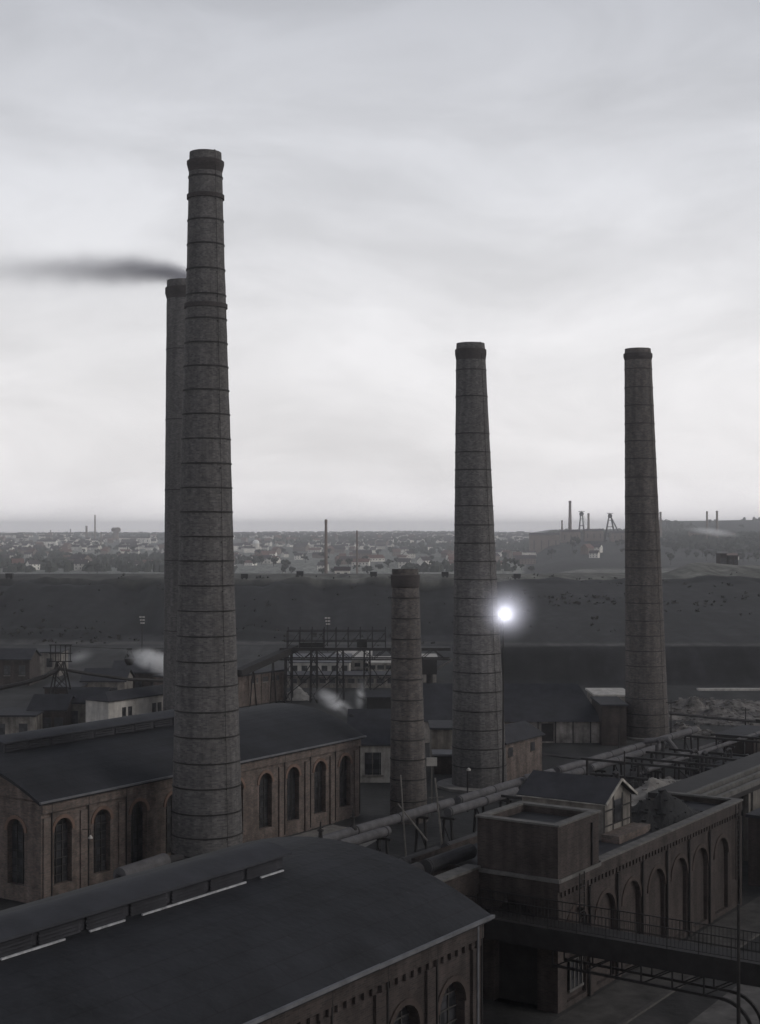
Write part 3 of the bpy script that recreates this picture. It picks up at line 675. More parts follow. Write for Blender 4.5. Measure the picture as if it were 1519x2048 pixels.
# long dark roof joining the far hall to the barn
wbox('workshop', 'pale fronted workshop under a deep dark roof beyond the far hall corner', 'workshop', X_(700, 145), X_(790, 145), 145, 157, Z_(1490, 145), 'plaster', 'slate', 2.6)
q = MB(); 
ws = [o for o in col.objects if o.name.startswith('workshop')][0]
X, Z = X_(746, 145), Z_(1527, 145); q.box(X-.75, X+.75, 144.93, 145.03, Z-1.1, Z+1.1); wo = q.build('window', M['glass'], ws)
q = MB(); q.box(X-1.0, X+1.0, 144.85, 144.929, Z-1.3, Z-1.1); q.box(X-.04, X+.04, 144.88, 144.929, Z-1.09, Z+1.09); q.build('frame', M['plasterdim'], wo)
# barn: long in u? the ridge runs nearly across the view
bn = gable('barn', 'long barn with a huge dark hipped roof between the two right-hand chimneys', 'barn', 0, 0, 0, 0, 0, 0, 'plasterdim', 'slate') if False else None
YB = 172
rt = thing('barn', 'long barn with a huge dark hipped roof between the two right-hand chimneys', 'barn', (X_(1030, YB), YB+7, 0), yard=False)
x0, x1, ze_, zr_ = X_(840, YB), X_(1200, YB), Z_(1443, YB), Z_(1366, YB+8)
q = MB(); q.box(x0, x1, YB, YB+15, 0, ze_); q.build('wall', mat('barn_plaster', (.22, .2, .185), var=.6, scale=.6, streak=.4), rt)
q = MB(); h_ = X_(1200, YB)-X_(1172, YB)
q.add([(x0-.3, YB-.4, ze_), (x1+.3, YB-.4, ze_), (x1+.3, YB+15.4, ze_), (x0-.3, YB+15.4, ze_), (x0+.5, YB+7.5, zr_), (x1-h_, YB+7.5, zr_)], [(0,1,5,4),(2,3,4,5),(1,2,5),(3,0,4),(0,3,2,1)]); q.build('roof', M['slate'], rt)
for px_ in (1040, 1075, 1110, 1145, 1180):
    q = MB(); X = X_(px_, YB); q.box(X-.06, X+.06, YB-.08, YB-.003, 0, ze_-.01); q.build('post', M['iron'], rt)
for px_ in (1092,):
    q = MB(); X = X_(px_, YB); q.box(X-.6, X+.8, YB-.05, YB+.02, .2, 2.3); q.build('door', M['iron'], rt)
wbox('store_shed', 'brown boarded store with a flat dark roof, tucked left of the rightmost chimney', 'shed', X_(1203, 170), X_(1252, 170), 170, 178, Z_(1412, 170), 'brickdark', 'slate', 0)
wbox('store_shed', 'light roofed shed behind the barn, its white gutter edge showing', 'shed', X_(1190, 192), X_(1262, 192), 192, 200, Z_(1393, 192), 'plasterdim', 'white', 0, ft=.25)
# brick shed right of chimney 3
p0 = uv(at(1012, 1487, 4.2)); v_ = p0[1]
gable('brick_shed', 'small brick shed with high dark windows against the foot of the pad chimney', 'shed', p0[0]-.2, u_at(1083, v_), v_, v_+4.2, 4.2, 5.3, 'brick', 'slate', 'u',
      wins=[(u_at(p, v_), .9, 2.9, 3.7) for p in (1020, 1064)], mull=False)
# between chimney 5 and 3
wbox('shed', 'pale panelled shed wall between the short chimney and the pad chimney', 'shed', X_(862, 156), X_(912, 156), 156, 162, Z_(1459, 156), 'plasterdim', 'slate', 0, wins=0)
wbox('lean_to', 'low light roofed lean-to at the foot of the panelled shed', 'shed', X_(868, 150), X_(908, 150), 150, 153, Z_(1512, 150), 'brickdark', 'zinc', 0)
b_ = thing('notice_board', 'blank pale board on a post right of the short chimney', 'board', (X_(862, 128), 128, 0), yard=False)
q = MB(); q.box(X_(852, 128), X_(873, 128), 127.95, 128.03, Z_(1532, 128), Z_(1515, 128)); q.build('board', M['white'], b_)
q = MB(); q.box(X_(861, 128), X_(864, 128), 128.04, 128.14, 0, Z_(1517, 128)); q.build('post', M['wood'], b_)
# far edge walls at right
wbox('boundary_wall', 'long low wall with a white coping below the dark bank, far right', 'wall', X_(1398, 228), X_(1560, 228), 228, 229, Z_(1382, 228), 'brickdark', 'white', 0, ft=.35)
# rubble
for i, (px_, py_, rx, ry, h, lab) in enumerate(((1390, 1432, 8, 5, 1.5, 'pale rubble heap nearest the rightmost chimney'), (1450, 1415, 9, 6, 1.1, 'pale rubble heap below the white-topped wall'), (1500, 1440, 8, 6, .9, 'pale rubble heap at the right edge of the yard'), (1365, 1470, 4, 4, 1.0, 'small pale spill of rubble by the pipes'))):
    X, Y, _ = at(px_, py_, 0); heap('rubble_heap', lab, 'rubble', X, Y, rx, ry, h, 0, M['rubble'], yard=False, seed=20+i, rough=.8, chunks=260, csize=1)
X, Y, _ = at(594, 1398, 0); heap('lime_heap', 'small white conical heap under the gantry', 'heap', X, Y, 2.2, 2.2, 2.0, 0, M['white'], yard=False, seed=5, rough=.1)
# elevated rail deck right behind the coal heap
rd = thing('rail_deck', 'raised track deck with pale parallel beams running behind the coal heap', 'rail deck', (118, 38, 0))
ua_, ub_ = 101.0, 135.0
q = MB(); q.box(ua_, ub_, 38.4, 44, 5.2, 5.6); q.build('deck', M['iron'], rd)
for v_ in (38.3, 39.4, 40.5):
    q = MB(); q.box(ua_-4, ub_, v_, v_+.32, 5.601, 5.95); q.build('beam', M['stone'], rd)
q = MB(); q.box(108, ub_, 38.5, 39.0, 0, 5.199); q.build('wall', M['plasterdim'], rd)
for u_ in (101.5, 104.5, 107.5):
    q = MB(); q.box(u_-.2, u_+.2, 38.6, 39.0, 0, 5.199); q.build('pillar', M['plasterdim'], rd)
X, Y, _ = at(1290, 1575, 5.6); u_, v_ = uv((X, Y)); heap('ash_heap', 'pale ash heap spread beside the raised beams', 'heap', u_+2, v_, 6, 1.6, 1.1, 4.9, M['concrete'], seed=9)
# dark building at right beyond
flat_block('coal_bunker', 'dark bunker building at the right edge beyond the arched wall', 'building', 100, 140, 26, 36, 4.8, 'brickdark', 'slate')
# clutter: tanks, valves, masts between pipes and rail deck
rs = random.Random(5)
def mast(label, px_, pt, pb, Y, arm=None, lamp=None, r=.09):
    z1 = Z_(pt, Y); z0 = 0; X = X_(px_, Y)
    rt = thing('lamp_post' if lamp else 'mast', label, 'lamp post' if lamp else 'mast', (X, Y, 0), yard=False)
    q = MB(); q.tube([(X, Y, 0), (X, Y, z1)], [r, r*.6], 7); q.build('shaft', M['iron'], rt)
    if arm: q = MB(); q.bar((X-arm, Y, z1-.3), (X+arm, Y, z1-.3), .1); q.build('crossarm', M['iron'], rt)
    if lamp: q = MB(); q.lathe([(.04, z1), (.19, z1-.05), (.18, z1+.08), (.05, z1+.2)], (X+.1, Y), 12); q.build('lamp_shade', M['white'], rt)
    return rt
mast('lamp post with a small white enamel shade before the pad chimney', 934, 1540, 1590, 130, lamp=True)
mast('thin upright mast among the pipes behind the roof cabin', 1248, 1502, 1580, 112)
mast('black mast beside the foot of the rightmost chimney', 1341, 1400, 1480, 172, arm=.6)
mast('short signal mast in the pipe yard, with an arm', 1490, 1415, 1460, 182, arm=.5)
mast('mast with crossarm left in the dark yard near the store shed', 1237, 1448, 1500, 166, arm=.4)
cable = MB(); cable.tube([atY(1338, 1427, 170), atY(1430, 1436, 170), atY(1519, 1444, 170), atY(1600, 1450, 170)], .16, 6); o = cable.build('steam_pipe', M['pipedark']); o['label'] = 'thin dark pipe carried level across the rubble yard at right'; o['category'] = 'pipe'
cable = MB(); cable.tube([atY(1060, 1506, 150), atY(1200, 1522, 150), atY(1250, 1528, 150)], .14, 6); o = cable.build('steam_pipe', M['pipedark']); o['label'] = 'thin dark pipe crossing from the brick shed towards the cabin mast'; o['category'] = 'pipe'
for i in range(26):
    u_ = rs.uniform(112, 160); v_ = rs.uniform(46, 57); zt_ = rs.uniform(1.4, 3.2); r = rs.uniform(.25, .8)
    tk = thing('scrubber_tank', 'small dark upright tank in the crowded pipe yard', 'tank', (u_, v_, 0), group='tanks in the pipe yard')
    q = MB(); q.lathe([(r, 0), (r, zt_), (r*.6, zt_+r*.35), (.1, zt_+r*.45)], (u_, v_), 16); q.build('shell', M['pipedark'] if rs.random() < .7 else M['pipe'], tk)
    q = MB(); q.tube([(u_, v_, zt_+r*.3), (u_, v_, zt_+.8), (u_+.3, v_-.8, zt_+1.0), (u_+.3, v_-2.0, 1)], .08, 6); q.build('pipe', M['pipedark'], tk)
for i, (va, za, ua, ub) in enumerate(((46.5, 3.4, 104, 165), (48.5, 2.4, 112, 165), (52.5, 3.8, 120, 168), (55.5, 3.0, 128, 168))):
    pipeline(['thin grey pipe nearest the rail deck in the pipe yard', 'low thin pipe next to the rail deck line', 'upper thin pipe through the middle of the pipe yard', 'thin pipe just right of the thick pair'][i], va, za, .2, [(ua, ub)], 'pipe', group='thin pipes of the pipe yard')
for i in range(30):
    u_ = rs.uniform(76, 160); v_ = rs.uniform(46, 57.5); o = heap('scrap_heap', 'low dirty heap of spoil between the pipes', 'heap', u_, v_, rs.uniform(1.5, 4), rs.uniform(1, 2.5), rs.uniform(.4, 1.1), 0, M['concrete'] if i % 2 else M['coal'], seed=50+i, rough=.7); o['group'] = 'spoil heaps in the pipe yard'
for i in range(18):
    u_ = rs.uniform(104, 165); v_ = rs.uniform(45.5, 57.5); h_ = rs.uniform(2.5, 5); w_ = rs.uniform(.8, 2); along = rs.random() < .5; du, dv = (w_, 0) if along else (0, w_)
    o = thing('gooseneck_pipe', 'dark upright pipe bent over like an inverted U in the pipe yard', 'pipe', (u_, v_, 0), group='bent pipes in the pipe yard')
    q = MB(); q.tube([(u_, v_, 0), (u_, v_, h_-.4), (u_+du*.15, v_+dv*.15, h_-.1), (u_+du*.5, v_+dv*.5, h_), (u_+du*.85, v_+dv*.85, h_-.1), (u_+du, v_+dv, h_-.4), (u_+du, v_+dv, 0)], rs.uniform(.08, .2), 8); q.build('bend', M['pipedark'], o)
    q = MB(); q.tube([(u_, v_, .6), (u_, v_, .75)], .32, 8); q.tube([(u_-.25, v_, 1.1), (u_+.25, v_, 1.1)], .03, 5); q.build('valve', M['iron'], o)
for i in range(16):
    u_ = 103+i*4+rs.uniform(-1, 1); v0_, v1_ = 45.3+rs.uniform(0, 3), 57.6-rs.uniform(0, 3); h_ = rs.uniform(2.6, 5.2)
    o = thing('girder_frame', 'dark iron girder frame straddling the pipes in the pipe yard', 'girder frame', (u_, 51, 0), group='girder frames over the pipe yard')
    for vv in (v0_, (v0_+v1_)/2, v1_):
        q = MB(); q.bar((u_, vv, 0), (u_, vv, h_), .16); q.build('post', M['iron'], o)
    q = MB(); q.bar((u_, v0_-.6, h_+.1), (u_, v1_+.6, h_+.1), .2); q.bar((u_, v0_, h_-1), (u_, v0_+1.2, h_), .1); q.build('beam', M['iron'], o)
for i in range(7):
    va = 45.8+i*1.7; pipeline('narrow pipe on short trestles deep in the pipe yard', va, 1.2+rs.uniform(0, 3), .11, [(rs.uniform(100, 118), 166)], 'pipedark' if i % 2 else 'pipe', group='narrow pipes of the pipe yard')
for i, (u_, v_, L_, W_2, h_, lab) in enumerate(((128, 47, 9, 3.5, 3.0, 'low dark shed crowded among the pipes nearest the rail deck'), (146, 52, 8, 4, 3.6, 'dark flat-roofed shed deep in the pipe yard'), (158, 46, 10, 4, 3.2, 'far low shed at the right end of the pipe yard'))):
    flat_block('pipe_yard_shed', lab, 'shed', u_, u_+L_, v_, v_+W_2, h_, 'brickdark', 'slate', wins=[(u_+L_*.3, .8, 1.2, 2.2), (u_+L_*.7, .8, 1.2, 2.2)])
# small stub pipe/boiler left of big chimney
X, Y, _ = at(225, 1745, 2.0)
tk = thing('drum', 'light-ended boiler drum with a pipe lying at the foot of the far hall', 'boiler drum', (X, Y, 1.0), yard=False)
a_, b_2 = at(240, 1752, 2.2), at(330, 1722, 2.2)
q = MB(); q.tube([a_, b_2], .55, 16); q.build('drum', M['pipe'], tk)
q = MB(); q.tube([b_2, at(440, 1700, 2.2)], .3, 10); q.tube([a_, (a_[0]-.4, a_[1]-.3, 1.6), (a_[0]-.2, a_[1]-.5, .2)], .3, 10); q.build('pipe', M['pipedark'], tk)
q = MB(); q.bar((b_2[0], b_2[1], 0), (b_2[0], b_2[1], 1.8), .3); q.bar((a_[0]+1, a_[1]+.8, 0), (a_[0]+1, a_[1]+.8, 1.8), .3); q.build('stand', M['iron'], tk)
# wall lamp on the far hall
uL = u_at(163, V1)
wl = thing('wall_lamp', 'bracket lamp with a white shade on the far hall between its first two windows', 'lamp', (uL, V1-.02, 4.1))
q = MB(); q.tube([(uL, V1-.14, 4.5), (uL, V1-.9, 4.6), (uL, V1-.9, 4.2)], .03, 6); q.build('bracket', M['iron'], wl)
q = MB(); q.lathe([(.03, 4.2), (.17, 4.0), (.16, 3.95)], (uL, V1-.9), 12); q.build('lamp_shade', M['white'], wl)
# ------------------------------------------------------------------ gantry trestle
YG = 212
gt = thing('gantry', 'dark iron trestle gantry with crossed braces standing before the pale sheds', 'gantry', (X_(660, YG), YG, 0), yard=False)
zd = Z_(1300, YG)
for px_ in (577, 628, 681, 735, 790):
    q = MB(); X = X_(px_, YG)
    for dx in (-.5, .5):
        for dy in (0, 3): q.bar((X+dx, YG+dy, 0), (X+dx*.8, YG+dy, zd), .2)
    for k_ in range(4):
        z0, z1 = zd*k_/4, zd*(k_+1)/4; q.bar((X-.5, YG, z0), (X+.5, YG, z1), .08); q.bar((X+.5, YG, z0), (X-.5, YG, z1), .08)
    q.build('trestle', M['iron'], gt)
q = MB(); xa, xb = X_(560, YG), X_(900, YG)
for dy in (0, 3):
    for zz_ in (zd, zd-1.4): q.bar((xa, YG+dy, zz_), (xb, YG+dy, zz_), .2)
    x = xa; k_ = 0
    while x < xb-1.5: q.bar((x, YG+dy, zd if k_ % 2 else zd-1.4), (x+1.7, YG+dy, zd-1.4 if k_ % 2 else zd), .1); x += 1.7; k_ += 1
q.build('truss', M['iron'], gt)
for a, b in ((577, 628), (628, 681), (735, 790)):
    q = MB(); q.bar((X_(a, YG), YG, zd-1.4), (X_((a+b)/2, YG), YG, zd-4.4), .14); q.bar((X_(b, YG), YG, zd-1.4), (X_((a+b)/2, YG), YG, zd-4.4), .14); q.bar((X_(a, YG), YG, 1.2), (X_(b, YG), YG, 4.2), .14); q.bar((X_(a, YG), YG, 3.6), (X_(b, YG), YG, 3.6), .1)
    q.build('bracing', M['iron'], gt)
q = MB(); q.box(xa, xb, YG, YG+3, zd+.1, zd+.3); q.build('deck', M['iron'], gt)
# loading house on the gantry
q = MB()
xl, xr = X_(575, YG), X_(770, YG); zt2 = Z_(1256, YG)
for i in range(9):
    x = xl+(xr-xl)*i/8; q.bar((x, YG+.2, zd+.3), (x, YG+.2, zt2-.4*abs(i-4)/4), .12); q.bar((x, YG+2.8, zd+.3), (x, YG+2.8, zt2), .12)
for zz_ in (zd+1.2, zt2-.5): q.bar((xl, YG+.2, zz_), (xr, YG+.2, zz_), .12); q.bar((xl, YG+2.8, zz_), (xr, YG+2.8, zz_), .12)
for i in range(8): q.bar((xl+(xr-xl)*i/8, YG+.2, zd+.3), (xl+(xr-xl)*(i+1)/8, YG+.2, zt2-.6), .08)
q.build('upper_frame', M['iron'], gt)
q = MB(); q.box(X_(600, YG), X_(648, YG), YG+.6, YG+2.5, zd+.32, zd+1.0); q.box(X_(715, YG), X_(735, YG), YG+.6, YG+2.5, zd+.32, zd+1.5); q.build('hopper', M['iron'], gt)
# inclined conveyor down to the left
cv = thing('conveyor', 'sloping dark conveyor bridge climbing from the brick store to the gantry', 'conveyor', (X_(530, YG), YG+1, 0), yard=False)
q = MB(); A_ = (X_(470, 200), 206, Z_(1350, 203)); B_ = (X_(590, YG), YG+1.5, zd+.2); q.bar(A_, B_, 1.6, .9); q.build('gallery', M['iron'], cv)
q = MB()
for t in (.25, .6): 
    P_ = [A_[i]+(B_[i]-A_[i])*t for i in range(3)]; q.bar((P_[0]-.4, P_[1]-.8, 0), P_, .16); q.bar((P_[0]+.4, P_[1]+.8, 0), P_, .16)
q.build('legs', M['iron'], cv)
# crane jib between chimneys 5 and 3
cr_ = thing('crane', 'small slewing crane with a raised jib between the short and the pad chimney', 'crane', (X_(862, 226), 226, 0), yard=False)
Xc = X_(858, 226)
q = MB(); q.box(Xc-1.3, Xc+1.1, 225, 227.5, 2.8, 5.2); q.build('cab', M['iron'], cr_)
q = MB(); q.tube([(Xc, 226, 0), (Xc, 226, 2.8)], .5, 10); q.build('pedestal', M['iron'], cr_)
q = MB(); q.bar((Xc+.3, 225.5, 3.2), (X_(905, 226), 225.5, Z_(1318, 226)), .22); q.bar((Xc+.2, 225.5, 5.1), (X_(905, 226), 225.5, Z_(1317, 226)), .06); q.build('jib', M['wood'], cr_)
# ------------------------------------------------------------------ ropeway at left
YR = 178
rp_ = thing('ropeway_pylon', 'iron ropeway pylon with a caged head rising over the far hall at left', 'pylon', (X_(122, YR), YR, 0), yard=False)
Xp = X_(122, YR); zp = Z_(1290, YR)
q = MB()
for dx in (-1, 1):
    for dy in (-1, 1): q.bar((Xp+2.0*dx, YR+2*dy, 0), (Xp+.4*dx, YR+.4*dy, zp-2), .16)
for k_ in range(5):
    z0, z1 = (zp-2)*k_/5, (zp-2)*(k_+1)/5; a, b = 2-1.6*k_/5, 2-1.6*(k_+1)/5
    for dy in (-1, 1): q.bar((Xp-a, YR+a*dy, z0), (Xp+b, YR+b*dy, z1), .08); q.bar((Xp+a, YR+a*dy, z0), (Xp-b, YR+b*dy, z1), .08)
q.build('lattice', M['iron'], rp_)
q = MB()
for i in range(5): q.bar((Xp-1.2+.6*i, YR, zp-2), (Xp-1.2+.6*i, YR, zp), .1)
for zz_ in (zp-2, zp-1, zp): q.bar((Xp-1.4, YR, zz_), (Xp+1.4, YR, zz_), .12)
q.build('head', M['iron'], rp_)
def strand(name, label, cat, pts, r, Yl=None):
    q = MB(); q.tube(pts, r, 6); o = q.build(name, M['iron']); o['label'] = label; o['category'] = cat
strand('ropeway_track', 'thick dark sagging track climbing from the left edge to the pylon', 'ropeway', [atY(-30, 1383, 172), atY(50, 1366, 174), atY(90, 1353, 176), atY(118, 1338, 178)], .28)
strand('ropeway_track', 'thick dark sagging track falling from the pylon behind the chimneys', 'ropeway', [atY(122, 1338, 178.3), atY(180, 1348, 182), atY(260, 1359, 186), atY(330, 1362, 190), atY(420, 1362, 196)], .22)
strand('ropeway_cable', 'thin cable from the pylon head to the hanging bucket', 'cable', [atY(122, 1292, 178.7), atY(260, 1298, 184), atY(420, 1296, 192)], .035)
bk = thing('ropeway_bucket', 'dark ropeway bucket hanging left of the smoking chimney', 'bucket', atY(260, 1299, 184), yard=False)
Xb, Yb, Zb = atY(260, 1299, 184)
q = MB(); q.lathe([(.35, Zb-1.95), (.62, Zb-1.5), (.66, Zb-1.1), (.6, Zb-1.1)], (Xb, Yb), 14); q.build('tub', M['iron'], bk)
q = MB(); q.tube([(Xb-.62, Yb, Zb-1.2), (Xb-.15, Yb, Zb-.1), (Xb+.15, Yb, Zb-.1), (Xb+.62, Yb, Zb-1.2)], .05, 6); q.box(Xb-.35, Xb+.35, Yb-.08, Yb+.08, Zb-.04, Zb+.16); q.build('hanger', M['iron'], bk)
# dim huts at far left
rs = random.Random(11)
lab6 = ['lowest dark hut at the left edge beside the ropeway', 'long dark hut under the ropeway track', 'dim brick hut with a pale gable spot left of the pale building', 'dark shed just behind the pylon legs', 'grey-roofed shed right of the pylon', 'flat dark store at far left below the bank', 'low hut in front of the dark bank at left', 'dim shed beneath the hanging bucket']
for i, (pa, pb, py, Y, h) in enumerate(((-20, 70, 1400, 168, 3.6), (60, 130, 1412, 172, 3.8), (130, 205, 1402, 176, 4.2), (90, 160, 1375, 200, 3.4), (165, 250, 1372, 205, 3.8), (-30, 60, 1345, 235, 4.2), (40, 120, 1330, 250, 4), (225, 330, 1362, 215, 4))):
    wbox('hut', lab6[i], 'hut', X_(pa, Y), X_(pb, Y), Y, Y+7, h, 'brickdark' if i % 2 else 'plasterdim', 'slate', 1.3 if i % 3 else 0, wins=(3 if i % 2 else 2))
# ------------------------------------------------------------------ added glow: emissive globe, mast and vapour standing in for a bright spot
def vol_mat(name, color, dens, falloff='sphere', aniso=0.0, noise=0.0, nscale=.4):
    m = bpy.data.materials.new(name); m.use_nodes = True; n = m.node_tree.nodes; l = m.node_tree.links; n.clear()
    o = n.new('ShaderNodeOutputMaterial'); v = n.new('ShaderNodeVolumePrincipled'); l.new(v.outputs[0], o.inputs['Volume'])
    v.inputs['Color'].default_value = (*color, 1); v.inputs['Anisotropy'].default_value = aniso
    t = n.new('ShaderNodeTexCoord'); ln = n.new('ShaderNodeVectorMath'); ln.operation = 'LENGTH'; l.new(t.outputs['Object'], ln.inputs[0])
    r_ = n.new('ShaderNodeMapRange'); r_.inputs['From Min'].default_value = 0; r_.inputs['From Max'].default_value = 1; r_.inputs['To Min'].default_value = 1; r_.inputs['To Max'].default_value = 0; r_.clamp = True
    l.new(ln.outputs['Value'], r_.inputs[0])
    p = n.new('ShaderNodeMath'); p.operation = 'POWER'; p.inputs[1].default_value = 2; l.new(r_.outputs[0], p.inputs[0])
    last = p.outputs[0]
    if noise:
        g_ = n.new('ShaderNodeNewGeometry'); nn = n.new('ShaderNodeTexNoise'); nn.inputs['Scale'].default_value = nscale; nn.inputs['Detail'].default_value = 6; nn.inputs['Distortion'].default_value = .8; l.new(g_.outputs['Position'], nn.inputs['Vector'])
        q_ = n.new('ShaderNodeMapRange'); q_.inputs['From Min'].default_value = .38; q_.inputs['From Max'].default_value = .62; l.new(nn.outputs[0], q_.inputs[0])
        x_ = n.new('ShaderNodeMath'); x_.operation = 'MULTIPLY'; l.new(last, x_.inputs[0]); l.new(q_.outputs[0], x_.inputs[1]); last = x_.outputs[0]
    d = n.new('ShaderNodeMath'); d.operation = 'MULTIPLY'; d.inputs[1].default_value = dens; l.new(last, d.inputs[0]); l.new(d.outputs[0], v.inputs['Density'])
    return m
def puff(name, label, cat, loc, scale, rot, m):
    import bmesh
    me = bpy.data.meshes.new(name); b = bmesh.new(); bmesh.ops.create_icosphere(b, subdivisions=3, radius=1.0); b.to_mesh(me); b.free()
    me.materials.append(m); o = bpy.data.objects.new(name, me); col.objects.link(o); o.location = loc; o.scale = scale; o.rotation_euler = rot
    o['label'] = label; o['category'] = cat; return o
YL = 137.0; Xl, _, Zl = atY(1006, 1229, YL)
lp = thing('added_glow', 'bright glowing globe on a tall thin mast, added beside the pad chimney', 'lamp', (Xl, YL, 0), yard=False)
q = MB(); q.tube([(Xl, YL+.35, 0), (Xl, YL+.35, Zl+.5)], [.10, .05], 8); q.tube([(Xl, YL+.35, Zl+.5), (Xl, YL, Zl+.6), (Xl, YL, Zl+.3)], .04, 6); q.build('mast', M['iron'], lp)  # mast and globe are added for a bright spot of unknown source
em = bpy.data.materials.new('added_glow_surface'); em.use_nodes = True; e_ = em.node_tree.nodes['Principled BSDF']; e_.inputs['Emission Color'].default_value = (1, 1, 1, 1); e_.inputs['Emission Strength'].default_value = 9
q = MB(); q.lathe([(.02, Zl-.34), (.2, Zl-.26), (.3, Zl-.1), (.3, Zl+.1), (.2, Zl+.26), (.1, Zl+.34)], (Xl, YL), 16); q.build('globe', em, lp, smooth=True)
pl = bpy.data.lights.new('added_glow_light', 'POINT'); plo = bpy.data.objects.new('added_glow_light', pl); col.objects.link(plo); pl.energy = 330; pl.shadow_soft_size = .6; plo.location = (Xl, YL-.75, Zl); pl.color = (.93, .94, 1)  # extra point light, added to brighten the halo
puff('added_halo', 'pale vapour added as a halo around the glowing globe', 'vapour', (Xl+.35, YL-1.0, Zl+.5), (3.4, 2.4, 3.6), (0, 0, 0), vol_mat('added_halo_volume', (.93, .93, 1), .5))  # vapour volume added only to spread the glow into a halo
# ------------------------------------------------------------------ smoke and steam
def plume(name, label, top, length, m_dens, color, r0=.9, r1=3.2, rise=1.1, lrise=3.0):
    """smoke leaving a chimney mouth at top and bending to the left"""
    Xt, Yt, Zt = top
    b = MB(); b.box(Xt-length, Xt+1.2, Yt-5, Yt+5, Zt-4.5, Zt+5.5)
    m = bpy.data.materials.new(name); m.use_nodes = True; n = m.node_tree.nodes; l = m.node_tree.links; n.clear()
    o = n.new('ShaderNodeOutputMaterial'); v = n.new('ShaderNodeVolumePrincipled'); l.new(v.outputs[0], o.inputs['Volume']); v.inputs['Color'].default_value = (*color, 1)
    g_ = n.new('ShaderNodeNewGeometry'); s_ = n.new('ShaderNodeSeparateXYZ'); l.new(g_.outputs['Position'], s_.inputs[0])
    def mth(op, a, b=None, c=None):
        x = n.new('ShaderNodeMath'); x.operation = op
        for i, q in enumerate((a, b, c)):
            if q is None: continue
            if isinstance(q, (int, float)): x.inputs[i].default_value = q
            else: l.new(q, x.inputs[i])
        return x.outputs[0]
    t = mth('SUBTRACT', Xt+.9, s_.outputs[0])                     # metres downwind
    tt = mth('MAXIMUM', t, 0.0)
    cz = mth('MULTIPLY', rise, mth('SUBTRACT', 1.0, mth('EXPONENT', mth('MULTIPLY', tt, -1/lrise))))
    cz = mth('SUBTRACT', mth('ADD', cz, Zt), mth('MULTIPLY', tt, .012))
    rr = mth('ADD', r0, mth('MULTIPLY', (r1-r0), mth('SUBTRACT', 1.0, mth('EXPONENT', mth('MULTIPLY', tt, -1/9.0)))))
    nn = n.new('ShaderNodeTexNoise'); nn.inputs['Scale'].default_value = .3; nn.inputs['Detail'].default_value = 4; l.new(g_.outputs['Position'], nn.inputs['Vector'])
    wz = mth('MULTIPLY', mth('SUBTRACT', nn.outputs[0], .5), mth('MINIMUM', 1.6, mth('MULTIPLY', tt, .2)))
    dz = mth('SUBTRACT', mth('SUBTRACT', s_.outputs[2], cz), wz); dy = mth('SUBTRACT', s_.outputs[1], Yt)
    d2 = mth('ADD', mth('MULTIPLY', dz, dz), mth('MULTIPLY', dy, dy))
    q_ = mth('EXPONENT', mth('MULTIPLY', mth('DIVIDE', d2, mth('MULTIPLY', rr, rr)), -2.6))
    q_ = mth('MULTIPLY', q_, mth('ADD', .05, mth('EXPONENT', mth('MULTIPLY', mth('MULTIPLY', tt, tt), -1/190.0))))
    q_ = mth('MULTIPLY', q_, mth('MINIMUM', 1.0, mth('MAXIMUM', 0.0, mth('ADD', mth('MULTIPLY', t, 1.5), .1))))
    q_ = mth('MULTIPLY', q_, mth('ADD', 1.0, mth('MULTIPLY', 2.5, mth('EXPONENT', mth('MULTIPLY', tt, -1/2.5)))))
    edge = mth('MINIMUM', 1.0, mth('MAXIMUM', 0.0, mth('MULTIPLY', mth('SUBTRACT', length, t), .1)))
    l.new(mth('MULTIPLY', mth('MULTIPLY', q_, edge), m_dens), v.inputs['Density'])
    ob = b.build(name, m); ob['label'] = label; ob['category'] = 'smoke'; return ob
plume('smoke_plume', 'dark smoke drifting left from the chimney mouth', top2, 55, .85, (.3, .3, .36), 1.1, 2.6, 1.4, 2.4)
stm = vol_mat('steam', (.98, .98, .99), 2.4, noise=.6, nscale=.5)
puff('steam_cloud', 'white steam burst rising beyond the far hall roof', 'steam', atY(672, 1406, 160), (3.4, 1.6, 1.3), (0, R(32), 0), stm)
puff('steam_cloud', 'thin steam wisp curling up before the gantry', 'steam', atY(722, 1390, 170), (.9, .9, 2.6), (0, R(8), 0), vol_mat('thin_steam', (.98, .98, .99), 1.8, noise=.6, nscale=.6))
puff('steam_cloud', 'bright white steam beside the smoking chimney foot', 'steam', atY(322, 1326, 176), (5.2, 2.4, 1.7), (0, R(17), 0), vol_mat('bright_steam', (.99, .99, .99), 5, noise=.5, nscale=.35))
puff('steam_cloud', 'faint steam right of the ropeway pylon', 'steam', atY(160, 1314, 186), (2.6, 1.6, 1.2), (0, R(-20), 0), vol_mat('faint_steam', (.98, .98, .99), .35))
vt = thing('steam_vent', 'short dark vent pipe blowing steam at the end of the far hall roof', 'vent', atY(704, 1437, 150), yard=False)
Xv, Yv, Zv = atY(704, 1437, 150); q = MB(); q.lathe([(.3, Zv-3.2), (.3, Zv+.1), (.42, Zv+.15), (.42, Zv+.3)], (Xv, Yv), 12); q.build('pipe', M['iron'], vt)
q = MB(); q.lathe([(.5, Zv+.31), (.05, Zv+.5)], (Xv, Yv), 12); q.build('hood', M['iron'], vt)
